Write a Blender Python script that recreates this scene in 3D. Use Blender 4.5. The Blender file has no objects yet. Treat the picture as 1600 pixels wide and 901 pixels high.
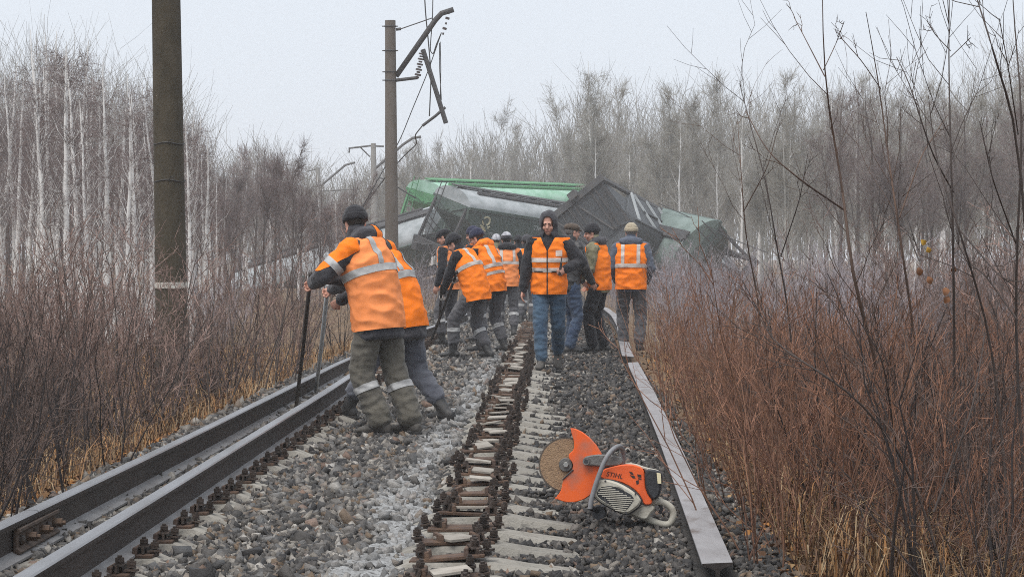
import bpy, bmesh, math, random
import numpy as np
from mathutils import Vector, Matrix, Quaternion, noise

# ------------------------------------------------------------------ camera, sky, sun, exposure
scene = bpy.context.scene
COL = scene.collection
F, CX, HY, CH = 3500.0, 800.0, 395.0, 1.415      # photo focal length (px), centre column, horizon row, eye height
cam_d = bpy.data.cameras.new('camera'); cam = bpy.data.objects.new('camera', cam_d); COL.objects.link(cam)
cam_d.sensor_width = 36.0; cam_d.lens = 36.0 * F / 1600.0
cam_d.clip_start = 0.1; cam_d.clip_end = 3000
cam.location = (0, 0, CH)
cam.rotation_euler = (math.radians(90) - math.atan((450.5 - HY) / F), 0, 0)
scene.camera = cam

world = bpy.data.worlds.new('World'); scene.world = world; world.use_nodes = True
wn, wl = world.node_tree.nodes, world.node_tree.links
wn.clear()
SUN_EL, SUN_AZ = 66.0, 215.0
w_out = wn.new('ShaderNodeOutputWorld'); w_bg = wn.new('ShaderNodeBackground')
w_sky = wn.new('ShaderNodeTexSky'); w_sky.sky_type = 'NISHITA'; w_sky.sun_disc = False
w_sky.sun_elevation = math.radians(SUN_EL); w_sky.sun_rotation = math.radians(SUN_AZ)
w_sky.dust_density = 4.0; w_sky.air_density = 1.0
w_mix = wn.new('ShaderNodeMix'); w_mix.data_type = 'RGBA'
w_mix.inputs[0].default_value = 0.90                      # closed, even cloud cover over the clear sky
w_mix.inputs[7].default_value = (7.75, 8.35, 9.15, 1)
wl.new(w_sky.outputs[0], w_mix.inputs[6]); wl.new(w_mix.outputs[2], w_bg.inputs[0])
w_bg.inputs[1].default_value = 0.056
wl.new(w_bg.outputs[0], w_out.inputs[0])

sun_d = bpy.data.lights.new('sun', 'SUN'); sun = bpy.data.objects.new('sun', sun_d); COL.objects.link(sun)
sun_d.energy = 1.5; sun_d.angle = math.radians(45); sun_d.color = (1.0, 0.97, 0.93)
_az, _el = math.radians(SUN_AZ), math.radians(SUN_EL)
_sd = Vector((math.sin(_az) * math.cos(_el), math.cos(_az) * math.cos(_el), math.sin(_el)))
sun.rotation_euler = _sd.to_track_quat('Z', 'Y').to_euler()

scene.view_settings.view_transform = 'Standard'; scene.view_settings.look = 'None'
scene.view_settings.exposure = 0.98; scene.view_settings.gamma = 1.0
scene.view_settings.use_curve_mapping = False
cy = scene.cycles
cy.max_bounces = 5; cy.diffuse_bounces = 2; cy.glossy_bounces = 2; cy.transmission_bounces = 2
cy.volume_bounces = 3; cy.transparent_max_bounces = 6
cy.use_denoising = False; cy.filter_width = 1.0
try:
    cy.denoiser = 'OPENIMAGEDENOISE'; cy.denoising_prefilter = 'ACCURATE'
    cy.denoising_input_passes = 'RGB_ALBEDO_NORMAL'
except Exception:
    pass

# ------------------------------------------------------------------ helpers
def wp(px, py, z=0.0):
    d = F * (CH - z) / (py - HY)
    return Vector(((px - CX) / F * d, d, z))
def at(px, py, d):
    return Vector(((px - CX) / F * d, d, CH + (HY - py) / F * d))

def tag(o, label=None, cat=None, group=None, kind=None):
    if label: o['label'] = label
    if cat: o['category'] = cat
    if group: o['group'] = group
    if kind: o['kind'] = kind
    return o
def empty(name, loc=(0, 0, 0), rz=0.0):
    o = bpy.data.objects.new(name, None); COL.objects.link(o)
    o.location = loc; o.rotation_euler = (0, 0, rz); o.empty_display_size = 0.1
    return o
def link(name, me, parent=None, loc=None, rot=None):
    o = bpy.data.objects.new(name, me); COL.objects.link(o)
    if parent is not None: o.parent = parent
    if loc is not None: o.location = loc
    if rot is not None: o.rotation_euler = rot
    return o
def kids(o): return list(o.children)
def copy_tree(o, parent=None):
    c = o.copy(); COL.objects.link(c); c.parent = parent
    for ch in TREE.get(o.name, ()): copy_tree(ch, c)
    return c
TREE = {}
def index_tree(o):
    def rec(q):
        TREE[q.name] = [c for c in bpy.data.objects if c.parent == q]
        for c in TREE[q.name]: rec(c)
    rec(o)

def mesh_np(name, V, Fq, mat, smooth=False, tri=False):
    """V (n,3), Fq (m,3|4) -> mesh, fast"""
    V = np.asarray(V, np.float32); Fq = np.asarray(Fq, np.int32)
    me = bpy.data.meshes.new(name)
    k = Fq.shape[1]; m = len(Fq)
    me.vertices.add(len(V)); me.vertices.foreach_set('co', V.ravel())
    me.loops.add(m * k); me.loops.foreach_set('vertex_index', Fq.ravel())
    me.polygons.add(m)
    me.polygons.foreach_set('loop_start', np.arange(0, m * k, k, dtype=np.int32))
    if smooth: me.polygons.foreach_set('use_smooth', np.ones(m, bool))
    if isinstance(mat, (list, tuple)):
        for q in mat: me.materials.append(q)
    elif mat: me.materials.append(mat)
    me.update(calc_edges=True)
    return me
def color_attr(me, C):
    a = me.color_attributes.new('Col', 'FLOAT_COLOR', 'POINT')
    C = np.concatenate([np.asarray(C, np.float32), np.ones((len(C), 1), np.float32)], 1)
    a.data.foreach_set('color', C.ravel())

class MB:
    """collects simple closed shapes into one mesh"""
    def __init__(s): s.v, s.f, s.m = [], [], []
    def add(s, vs, fs, mi=0):
        b = len(s.v); s.v += [tuple(v) for v in vs]; s.f += [[i + b for i in f] for f in fs]; s.m += [mi] * len(fs)
        return s
    def box(s, c, d, M=None, mi=0, taper=1.0):
        x, y, z = d[0] / 2, d[1] / 2, d[2] / 2
        vs = [Vector((sx * x * (taper if sz > 0 else 1), sy * y * (taper if sz > 0 else 1), sz * z)) for sz in (-1, 1) for sy in (-1, 1) for sx in (-1, 1)]
        if M is not None: vs = [M @ v for v in vs]
        vs = [v + Vector(c) for v in vs]
        return s.add(vs, [(0, 2, 3, 1), (4, 5, 7, 6), (0, 1, 5, 4), (2, 6, 7, 3), (0, 4, 6, 2), (1, 3, 7, 5)], mi)
    def bar(s, a, b, w, h, mi=0, up=(0, 0, 1)):
        a, b = Vector(a), Vector(b); t = b - a; L = t.length; t.normalize()
        u = Vector(up)
        if abs(t.dot(u)) > .95: u = Vector((1, 0, 0))
        r = t.cross(u).normalized(); u = r.cross(t).normalized()
        M = Matrix((r, t, u)).transposed()
        return s.box((a + b) / 2, (w, L, h), M, mi)
    def tube(s, pts, rad, n=8, cap=True, mi=0):
        pts = [Vector(p) for p in pts]; k = len(pts)
        if not isinstance(rad, (list, tuple)): rad = [rad] * k
        T = []
        for i in range(k):
            t = pts[min(i + 1, k - 1)] - pts[max(i - 1, 0)]
            T.append(t.normalized() if t.length > 1e-9 else Vector((0, 0, 1)))
        ref = Vector((0, 0, 1)) if abs(T[0].z) < .9 else Vector((1, 0, 0))
        u = T[0].cross(ref).normalized(); vs, fs = [], []
        for i in range(k):
            u = (u - T[i] * u.dot(T[i])).normalized(); w = T[i].cross(u)
            for j in range(n):
                a = 2 * math.pi * j / n
                vs.append(pts[i] + (u * math.cos(a) + w * math.sin(a)) * rad[i])
        for i in range(k - 1):
            for j in range(n):
                fs.append((i * n + j, i * n + (j + 1) % n, (i + 1) * n + (j + 1) % n, (i + 1) * n + j))
        if cap:
            fs.append(tuple(range(n - 1, -1, -1))); fs.append(tuple((k - 1) * n + j for j in range(n)))
        return s.add(vs, fs, mi)
    def rings(s, rings, n=16, mi=0):
        """rings: (centre, u, v) ellipses, closed ends"""
        vs, fs = [], []
        for c, u, v in rings:
            for j in range(n):
                a = 2 * math.pi * j / n
                vs.append(Vector(c) + Vector(u) * math.cos(a) + Vector(v) * math.sin(a))
        k = len(rings)
        for i in range(k - 1):
            for j in range(n):
                fs.append((i * n + j, i * n + (j + 1) % n, (i + 1) * n + (j + 1) % n, (i + 1) * n + j))
        fs.append(tuple(range(n - 1, -1, -1))); fs.append(tuple((k - 1) * n + j for j in range(n)))
        return s.add(vs, fs, mi)
    def ball(s, c, ax, M=None, n=12, k=8, mi=0):
        """ellipsoid with half axes ax, optional rotation M"""
        M = M or Matrix.Identity(3); c = Vector(c); r = []
        for i in range(k + 1):
            p = math.pi * (i / k) * .998 + .001
            r.append((c + M @ Vector((0, 0, -ax[2] * math.cos(p))), M @ Vector((ax[0] * math.sin(p), 0, 0)), M @ Vector((0, ax[1] * math.sin(p), 0))))
        return s.rings(r, n, mi)
    def capsule(s, a, b, r0, r1, n=10, flat=1.0, flatdir=None):
        a, b = Vector(a), Vector(b); t = b - a; L = t.length
        t = t.normalized() if L > 1e-6 else Vector((0, 0, 1))
        ref = Vector(flatdir) if flatdir is not None else (Vector((0, 0, 1)) if abs(t.z) < .9 else Vector((1, 0, 0)))
        v = (ref - t * ref.dot(t)).normalized(); u = v.cross(t).normalized(); r = []
        for i in range(5):
            p = math.pi / 2 * i / 4; q = max(math.sin(p), .02)
            r.append((a - t * r0 * math.cos(p), u * r0 * q, v * r0 * q * flat))
        for i in range(5):
            p = math.pi / 2 * i / 4; q = max(math.cos(p), .02)
            r.append((b + t * r1 * math.sin(p), u * r1 * q, v * r1 * q * flat))
        return s.rings(r, n)
    def prism(s, poly, axis, a, b, mi=0):
        """poly of 2-D points extruded from a to b along axis ('x','y','z')"""
        def P(p, t):
            return {'y': (p[0], t, p[1]), 'x': (t, p[0], p[1]), 'z': (p[0], p[1], t)}[axis]
        n = len(poly); vs = [P(p, a) for p in poly] + [P(p, b) for p in poly]
        fs = [tuple(range(n)), tuple(range(2 * n - 1, n - 1, -1))]
        fs += [(i + n, (i + 1) % n + n, (i + 1) % n, i) for i in range(n)]
        return s.add(vs, fs, mi)
    def mesh(s, name, mat, smooth=False, bevel=0.0, autos=None):
        me = bpy.data.meshes.new(name); me.from_pydata(s.v, [], s.f)
        for q in (mat if isinstance(mat, (list, tuple)) else [mat]): me.materials.append(q)
        me.polygons.foreach_set('material_index', s.m)
        bm = bmesh.new(); bm.from_mesh(me)
        bmesh.ops.recalc_face_normals(bm, faces=bm.faces)
        if bevel > 0:
            es = [e for e in bm.edges if e.is_manifold and e.calc_face_angle(0) > .5]
            bmesh.ops.bevel(bm, geom=es, offset=bevel, segments=1, affect='EDGES', clamp_overlap=True)
        if autos is not None:
            for f in bm.faces: f.smooth = True
            for e in bm.edges:
                if e.is_manifold and e.calc_face_angle(0) > autos: e.smooth = False
        elif smooth:
            for f in bm.faces: f.smooth = True
        bm.to_mesh(me); bm.free(); me.update()
        return me
    def build(s, name, mat, parent=None, **kw):
        return link(name, s.mesh(name, mat, **kw), parent)

# ------------------------------------------------------------------ materials
MATS = {}
def mat(name, c1, c2=None, scale=8.0, rough=.8, metal=0.0, bump=0.0, bscale=None, stretch=None, detail=6, lo=.35, hi=.65,
        rand=0.0, spec=.4, attr=False, c3=None, s3=30.0, lo3=.6, hi3=.75, coat=0.0, sheen=0.0):
    m = bpy.data.materials.new(name); m.use_nodes = True; MATS[name] = m
    nt = m.node_tree; n, l = nt.nodes, nt.links
    b = n['Principled BSDF']
    b.inputs['Roughness'].default_value = rough; b.inputs['Metallic'].default_value = metal
    b.inputs['Specular IOR Level'].default_value = spec
    if coat: b.inputs['Coat Weight'].default_value = coat
    if sheen: b.inputs['Sheen Weight'].default_value = sheen
    tc = n.new('ShaderNodeTexCoord'); mp = n.new('ShaderNodeMapping'); l.new(tc.outputs['Object'], mp.inputs[0])
    if stretch: mp.inputs['Scale'].default_value = stretch
    def nz(sc, det=detail):
        t = n.new('ShaderNodeTexNoise'); t.inputs['Scale'].default_value = sc; t.inputs['Detail'].default_value = det
        t.inputs['Roughness'].default_value = .6; l.new(mp.outputs[0], t.inputs[0]); return t
    def mix(fac, a, bb, mode='MIX'):
        q = n.new('ShaderNodeMix'); q.data_type = 'RGBA'; q.blend_type = mode
        for sock, v in ((q.inputs[0], fac), (q.inputs[6], a), (q.inputs[7], bb)):
            if hasattr(v, 'is_linked') or hasattr(v, 'links'): l.new(v, sock)
            elif isinstance(v, (int, float)): sock.default_value = v
            else: sock.default_value = (*v[:3], 1)
        return q.outputs[2]
    def ramp(o, a, bb):
        r = n.new('ShaderNodeMapRange'); r.inputs[1].default_value = a; r.inputs[2].default_value = bb; l.new(o, r.inputs[0]); return r.outputs[0]
    col = None
    if attr:
        a = n.new('ShaderNodeAttribute'); a.attribute_name = 'Col'; col = a.outputs['Color']
        if c2 is not None: col = mix(ramp(nz(scale).outputs[0], lo, hi), col, c2, 'MULTIPLY')
    elif c2 is not None: col = mix(ramp(nz(scale).outputs[0], lo, hi), c1, c2)
    if c3 is not None: col = mix(ramp(nz(s3).outputs[0], lo3, hi3), col if col is not None else c1, c3)
    if rand:
        oi = n.new('ShaderNodeObjectInfo'); r = n.new('ShaderNodeMapRange'); l.new(oi.outputs['Random'], r.inputs[0])
        r.inputs[3].default_value = 1 - rand; r.inputs[4].default_value = 1 + rand
        hs = n.new('ShaderNodeHueSaturation'); l.new(r.outputs[0], hs.inputs['Value'])
        if col is not None: l.new(col, hs.inputs['Color'])
        else: hs.inputs['Color'].default_value = (*c1, 1)
        col = hs.outputs[0]
    if col is not None: l.new(col, b.inputs['Base Color'])
    else: b.inputs['Base Color'].default_value = (*c1, 1)
    if bump:
        bp = n.new('ShaderNodeBump'); bp.inputs['Strength'].default_value = min(1, bump); bp.inputs['Distance'].default_value = .02 * max(1, bump)
        l.new(nz(bscale or scale * 2).outputs[0], bp.inputs['Height']); l.new(bp.outputs[0], b.inputs['Normal'])
    return m

def fbm(x, y, seed=0, octs=4, lac=2.0):
    """cheap value-noise fbm for numpy arrays, about -1..1"""
    rs = np.random.RandomState(seed); tab = rs.rand(256, 256)
    out = np.zeros_like(x, dtype=float); amp, tot, fr = 1.0, 0.0, 1.0
    for o in range(octs):
        X, Y = x * fr + 17.3 * o, y * fr + 5.1 * o
        xi, yi = np.floor(X).astype(int), np.floor(Y).astype(int); fx, fy = X - xi, Y - yi
        fx = fx * fx * (3 - 2 * fx); fy = fy * fy * (3 - 2 * fy)
        g = lambda a, b: tab[a % 256, b % 256]
        out += amp * ((g(xi, yi) * (1 - fx) + g(xi + 1, yi) * fx) * (1 - fy) + (g(xi, yi + 1) * (1 - fx) + g(xi + 1, yi + 1) * fx) * fy)
        tot += amp; amp *= .5; fr *= lac
    return out / tot * 2 - 1

ORD = ['first', 'second', 'third', 'fourth', 'fifth', 'sixth', 'seventh', 'eighth', 'ninth', 'tenth', 'eleventh', 'twelfth', 'thirteenth',
       'fourteenth', 'fifteenth', 'sixteenth', 'seventeenth', 'eighteenth', 'nineteenth', 'twentieth', 'twenty-first', 'twenty-second',
       'twenty-third', 'twenty-fourth', 'twenty-fifth', 'twenty-sixth', 'twenty-seventh', 'twenty-eighth', 'twenty-ninth', 'thirtieth']
# ------------------------------------------------------------------ ground and ballast bed
SL = 0.0185                                              # the track runs slightly to the right of the view axis
def xc(d): return -1.0 + SL * (d - 11.3)                 # track centre line
def ground_z(x, y):
    """terrain: flat ballast bed that drops to the rough ground on both sides"""
    u = x - xc(y)
    base = fbm(x * .9, y * .9, 3) * .025
    left = np.clip((-1.65 - u) / .9, 0, 1); right = np.clip((u - 2.15) / 1.6, 0, 1)
    z = base - .30 * left * left * (3 - 2 * left) - .38 * right * right * (3 - 2 * right)
    far = np.clip((np.abs(u) - 6) / 30, 0, 1)
    return z - .25 * far + far * fbm(x * .05, y * .05, 8) * .5
def gz(x, y): return float(ground_z(np.array([float(x)]), np.array([float(y)]))[0])
def powder(x, y):
    """0..1 where pale spilled powder covers the stones"""
    c = -.64 + .0206 * (y - 9.5) + .16 * fbm(y * .55, y * 0 + 2.2, 5)
    w = .17 + .11 * fbm(y * .8, y * 0 + 7.7, 6)
    a = np.clip(1.35 - np.abs(x - c) / w, 0, 1)
    c2 = xc(y) - 1.03; b = np.clip(1.2 - np.abs(x - c2) / .16, 0, 1) * .22
    n = .5 + .5 * fbm(x * 5, y * 2.2, 9)
    return np.clip((np.maximum(a, b) - .55 * n) * 1.7, 0, 1) * np.clip(1.25 - y / 46, 0, 1)

M_LITTER = mat('leaf_litter_soil', (.075, .048, .028), (.19, .118, .06), scale=3.0, rough=.95, bump=.7, bscale=20, c3=(.17, .10, .045), s3=38, lo3=.52, hi3=.7)
xs = np.concatenate([-np.geomspace(420, 7, 34), np.linspace(-6.5, 6.5, 105), np.geomspace(7, 420, 34)])
ys = np.concatenate([[-40, -10, 0, 4], np.linspace(7, 40, 170), np.geomspace(41, 620, 60)])
GX, GY = np.meshgrid(xs, ys); GZ = ground_z(GX, GY) - .03
nx, ny = len(xs), len(ys)
idx = np.arange(nx * ny).reshape(ny, nx)
quad = np.stack([idx[:-1, :-1], idx[:-1, 1:], idx[1:, 1:], idx[1:, :-1]], -1).reshape(-1, 4)
tag(link('ground', mesh_np('ground', np.stack([GX, GY, GZ], -1).reshape(-1, 3), quad, M_LITTER, smooth=True)), kind='structure')

# ballast bed: a sheet over the soil carrying the loose stones
M_BED = mat('shade_toned_fines', (.018, .017, .016), (.055, .05, .046), scale=22, rough=.95, bump=.9, bscale=60)  # near-black base colour paints the shadow in the gaps between stones
uu = np.linspace(-1.78, 2.35, 70); vv = np.concatenate([np.linspace(6.5, 40, 240), np.geomspace(40.5, 135, 60)])
BU, BV = np.meshgrid(uu, vv); BX = BU + xc(BV); BZ = ground_z(BX, BV) - .022 + np.where(np.abs(BU - .28) < 1.95, .012, -.02)
idx = np.arange(BX.size).reshape(BX.shape)
quad = np.stack([idx[:-1, :-1], idx[:-1, 1:], idx[1:, 1:], idx[1:, :-1]], -1).reshape(-1, 4)
tag(link('ballast_bed', mesh_np('ballast_bed', np.stack([BX, BV, BZ], -1).reshape(-1, 3), quad, M_BED, smooth=True)), kind='structure')

# pale powder lying between and over the stones
M_POWDER = mat('spilled_powder', (.23, .228, .222), (.40, .402, .40), scale=18, rough=.95, bump=1.0, bscale=70, c3=(.12, .115, .11), s3=40, lo3=.52, hi3=.66)
uu = np.linspace(-1.3, .95, 110); vv = np.linspace(8.2, 46, 620)
BU, BV = np.meshgrid(uu, vv); BX = BU + xc(BV)
PW = powder(BX, BV)
BZ = ground_z(BX, BV) - .045 + .060 * np.minimum(1, PW * 1.6) + .030 * fbm(BX * 16, BV * 11, 12, 5) * PW
idx = np.arange(BX.size).reshape(BX.shape)
quad = np.stack([idx[:-1, :-1], idx[:-1, 1:], idx[1:, 1:], idx[1:, :-1]], -1).reshape(-1, 4)
quad = quad[(PW.reshape(-1)[quad] > .03).any(1)]
po = link('spilled_powder', mesh_np('spilled_powder', np.stack([BX, BV, BZ], -1).reshape(-1, 3), quad, M_POWDER, smooth=True))
tag(po, 'pale grey powder spilled in a long streak over the ballast', 'powder', kind='stuff')

# loose stones
def stones(name, label, N, urange, drange, rmin, rmax, seed, prefer=None, ico=True, dark=None):
    rs = np.random.RandomState(seed)
    d = np.exp(rs.uniform(np.log(drange[0]), np.log(drange[1]), N)); u = rs.uniform(urange[0], urange[1], N)
    x = u + xc(d); z = ground_z(x, d); p = powder(x, d)
    keep = rs.rand(N) > p * .8
    # fewer stones on top of the concrete sleepers
    t = ((d - 9.0 + .0635 * u) / SPC) % 1.0
    on = (np.abs(t - .5) > .5 - .135 / SPC) & (np.abs(u) < 1.33) & (np.abs(u) > .52)
    keep &= ~(on & (rs.rand(N) > np.where(u < 0, .45, .12))) | (u < -1.0) & (rs.rand(N) < .4)
    inrail = (np.abs(u + .76) < .105) | ((np.abs(u - .76) < .13) & (rs.rand(N) < .7))
    keep &= ~inrail
    keep &= ~((np.abs(x - np.interp(d, R3D, R3X)) < .10) & (d > 9.7))
    d, u, x, z, p = d[keep], u[keep], x[keep], z[keep], p[keep]; N = len(d)
    r = rmin + (rmax - rmin) * rs.rand(N) ** 1.9
    r *= np.where(u > .95, .78, 1.0)
    if ico:
        T = np.array([(-1, -1, -1), (1, -1, -1), (1, 1, -1), (-1, 1, -1), (-1, -1, 1), (1, -1, 1), (1, 1, 1), (-1, 1, 1)]) * .72
        FI = np.array([(0, 2, 1), (0, 3, 2), (4, 5, 6), (4, 6, 7), (0, 1, 5), (0, 5, 4), (1, 2, 6), (1, 6, 5), (2, 3, 7), (2, 7, 6), (3, 0, 4), (3, 4, 7)])
    else:
        T = np.array([(1, 0, 0), (-1, 0, 0), (0, 1, 0), (0, -1, 0), (0, 0, 1), (0, 0, -1)], float)
        FI = np.array([(0, 2, 4), (2, 1, 4), (1, 3, 4), (3, 0, 4), (2, 0, 5), (1, 2, 5), (3, 1, 5), (0, 3, 5)])
    k = len(T)
    V = T[None] * (1 + rs.uniform(-.42, .3, (N, k, 1))) + rs.uniform(-.3, .3, (N, k, 3))
    V *= rs.uniform(.6, 1.35, (N, 1, 3)) * np.array([1.1, 1.0, .62]) * r[:, None, None]
    q = rs.normal(size=(N, 4)); q /= np.linalg.norm(q, axis=1, keepdims=True); a, b, c, e = q.T
    R = np.stack([1 - 2 * (c * c + e * e), 2 * (b * c - e * a), 2 * (b * e + c * a), 2 * (b * c + e * a), 1 - 2 * (b * b + e * e), 2 * (c * e - b * a), 2 * (b * e - c * a), 2 * (c * e + b * a), 1 - 2 * (b * b + c * c)], -1).reshape(N, 3, 3)
    V = np.einsum('nij,nkj->nki', R, V)
    zc = z + r * rs.uniform(-.6, .75, N) - .006 + .012 * np.minimum(1, p * 1.5)
    V += np.stack([x, d, zc], -1)[:, None, :]
    FA = (FI[None] + (np.arange(N) * k)[:, None, None]).reshape(-1, 3)
    pal = np.array([(.032, .030, .030), (.070, .064, .059), (.13, .116, .103), (.225, .203, .175), (.165, .115, .074), (.205, .132, .096), (.36, .335, .30)])
    wl_, wr_ = np.array([.20, .27, .22, .13, .10, .02, .06]), np.array([.34, .32, .17, .06, .06, .03, .02])
    ci = np.where(u > .95, rs.choice(7, N, p=wr_), rs.choice(7, N, p=wl_))
    C = pal[ci] * rs.uniform(.75, 1.25, (N, 1))
    dust = np.clip(p * .75 * rs.rand(N) ** .5 + (.35 * (u < .5)) * rs.rand(N) ** 4, 0, .8)[:, None]
    C = C * (1 - dust) + np.array([.38, .38, .375]) * dust
    me = mesh_np(name, V.reshape(-1, 3), FA, M_STONE)
    color_attr(me, np.repeat(C, k, axis=0))
    o = link(name, me); tag(o, label, 'ballast', kind='stuff')
SPC = .545
R3D = [9.85, 12, 16, 22, 28.2, 32, 38, 44, 50, 56]; R3X = [.905, .985, 1.13, 1.33, 1.51, 1.60, 1.86, 2.02, 2.08, 1.98]
M_STONE = mat('crushed_stone', (.2, .2, .2), (.62, .60, .58), scale=45, rough=.72, attr=True, bump=.5, bscale=120, spec=.5)
stones('ballast_stones', 'grey crushed ballast stones in the near stretch of track', 84000, (-1.72, 2.3), (8.2, 18), .009, .033, 21)
stones('ballast_stones', 'grey crushed ballast stones in the far stretch of track', 42000, (-1.75, 2.3), (17.5, 60), .026, .055, 22, ico=False)
# a sprinkling of bigger lumps thrown up on the left half of the bed
stones('ballast_lumps', 'bigger pale and brownish ballast lumps between the rails', 170, (-.6, .45), (8.4, 26), .034, .058, 23)

# ------------------------------------------------------------------ sleepers with their fastenings
M_CONC = mat('weathered_concrete', (.20, .185, .158), (.30, .28, .245), scale=6, rough=.92, bump=.5, bscale=60, c3=(.10, .095, .085), s3=14, lo3=.52, hi3=.72, rand=.15)
M_RUST = mat('rusty_iron', (.040, .031, .027), (.085, .058, .043), scale=18, rough=.8, metal=.25, bump=.5, bscale=70, rand=.3, c3=(.055, .052, .05), s3=30, lo3=.5, hi3=.65)
M_RUSTP = mat('rusty_plate', (.125, .075, .048), (.07, .046, .036), scale=14, rough=.85, metal=.15, bump=.4, bscale=60, rand=.2)
M_PAD = mat('worn_rail_pad', (.37, .34, .295), (.27, .24, .205), scale=9, rough=.85, bump=.3, bscale=50, c3=(.22, .135, .09), s3=8, lo3=.62, hi3=.85, rand=.2)
def sleeper_mesh(seed):
    rs = random.Random(seed); mb = MB()
    st = [(-1.35, -.045, .6), (-1.31, -.02, .9), (-1.1, .005, 1), (-.96, .028, 1), (-.58, .028, 1), (-.42, -.03, .9), (0, -.04, .85), (.42, -.03, .9), (.58, .028, 1), (.96, .028, 1), (1.1, .005, 1), (1.31, -.02, .9), (1.35, -.045, .6)]
    vs, fs = [], []
    for x, z, w in st:
        for y, dz in ((-.15, -.2), (-.122, -.026), (-.098, 0), (.098, 0), (.122, -.026), (.15, -.2)):
            vs.append((x + rs.uniform(-.004, .004), y * w + rs.uniform(-.004, .004), z + dz + rs.uniform(-.004, .004)))
    k = 6
    for i in range(len(st) - 1):
        for j in range(k): fs.append((i * k + j, i * k + (j + 1) % k, (i + 1) * k + (j + 1) % k, (i + 1) * k + j))
    fs.append(tuple(range(k))); fs.append(tuple((len(st) - 1) * k + j for j in range(k - 1, -1, -1)))
    return mb.add(vs, fs).mesh('sleeper', M_CONC, autos=.6)
SLEEP = [sleeper_mesh(i) for i in range(4)]
# base plate with its two ribs
mb = MB(); mb.box((0, 0, .008), (.34, .15, .016)); 
for s in (-1, 1): mb.box((s * .088, 0, .03), (.022, .15, .036), taper=.9)
PLATE = mb.mesh('base_plate', M_RUSTP, bevel=.003)
mb = MB(); mb.box((0, 0, 0), (.165, .15, .014)); PAD = mb.mesh('rail_pad', M_PAD, bevel=.002)
def bolt_mesh(clip):
    mb = MB()
    mb.tube([(0, 0, 0), (0, 0, .095)], .011, 8)
    mb.tube([(0, 0, .044), (0, 0, .050)], .023, 10); mb.tube([(0, 0, .051), (0, 0, .059)], .020, 10)
    mb.tube([(0, 0, .060), (0, 0, .082)], .0215, 6)
    if clip:
        for s in (-1, 1): mb.bar((s * .001, s * .034, .046), (s * .001, s * .043, .0), .055, .011, up=(1, 0, 0))
        mb.box((0, 0, .040), (.055, .078, .010))
    else:
        mb.box((0, 0, .030), (.055, .055, .012)); mb.tube([(0, 0, 0), (0, 0, .03)], .02, 8)
    me = mb.mesh('bolt', M_RUST); me.transform(Matrix.Diagonal((.92, .92, .76, 1))); return me
CLIPB, ANCH = bolt_mesh(True), bolt_mesh(False)
rg = random.Random(5)
for i in range(66):
    d = 9.0 + SPC * i; s = empty('concrete_sleeper', (xc(d), d + rg.uniform(-.05, .05), rg.uniform(.004, .022)), -math.atan(SL) + rg.gauss(-.045, .018))
    if i < 24: tag(s, '%s concrete sleeper from the bottom edge, with rusty fastenings' % ORD[i], 'sleeper', 'concrete sleepers in the ballast')
    else: tag(s, 'concrete sleeper in the far stretch of track beyond the leaning pair of workers', 'sleeper', 'far concrete sleepers in the ballast')
    link('beam', SLEEP[i % 4], s)
    tilt = lambda a: (rg.gauss(0, a), rg.gauss(0, a), rg.gauss(0, a * 1.6))
    # left seat, still under the rail: plate and inner bolts
    p = link('base_plate', PLATE, s, (-.76, 0, .029))
    link('clip_bolt', CLIPB, p, (.118, 0, .017), tilt(.06)); link('anchor_bolt', ANCH, p, (.168, rg.uniform(-.02, .02), .004), tilt(.08))
    # right seat, its rail gone: plate, pad, loosened bolts on both sides
    p = link('base_plate', PLATE, s, (.76 + rg.uniform(-.025, .025), rg.uniform(-.015, .015), .030), (rg.gauss(0, .02), rg.gauss(0, .03), rg.gauss(0, .12)))
    if i < 46:
        if rg.random() < .82: link('rail_pad', PAD, p, (rg.uniform(-.05, .04), rg.uniform(-.045, .045), .026 + rg.uniform(0, .014)), (rg.gauss(0, .07), rg.gauss(0, .12), rg.gauss(0, .22)))
        for sx in (-1, 1):
            if rg.random() < (.9 if sx > 0 else .6): link('clip_bolt', CLIPB, p, (sx * .118, rg.uniform(-.02, .02), .017), (rg.gauss(0, .12), rg.gauss(0, .12), rg.gauss(0, .35)))
            if sx > 0 or rg.random() < .6: link('anchor_bolt', ANCH, p, (sx * (.165 + rg.uniform(0, .02)), rg.uniform(-.035, .035), .004), tilt(.1))
            if sx > 0: link('anchor_bolt', ANCH, p, (.112 + rg.uniform(-.01, .01), rg.choice((-.062, .06)), .02), tilt(.12))

# ------------------------------------------------------------------ rails
M_RHEAD = mat('rail_head_steel', (.33, .33, .34), (.22, .215, .215), scale=5, rough=.42, metal=.75, bump=.15, bscale=60, stretch=(1, .15, 1))
M_RWEB = mat('rail_web_rust', (.032, .026, .024), (.058, .046, .041), scale=4, rough=.62, metal=.3, bump=.25, bscale=50, stretch=(1, .3, 1), c3=(.055, .05, .047), s3=9, lo3=.6, hi3=.8)
M_RFOOT = mat('dust_covered_rail_foot', (.17, .162, .16), (.27, .265, .265), scale=7, rough=.8, metal=.1, bump=.3, bscale=60, stretch=(1, .4, 1), c3=(.16, .15, .145), s3=10, lo3=.56, hi3=.75)
M_RBASE = mat('frosted_rail_base', (.22, .208, .208), (.31, .30, .305), scale=5, rough=.75, metal=.1, bump=.35, bscale=35, stretch=(1, .35, 1), c3=(.12, .09, .075), s3=7, lo3=.55, hi3=.75)
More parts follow.
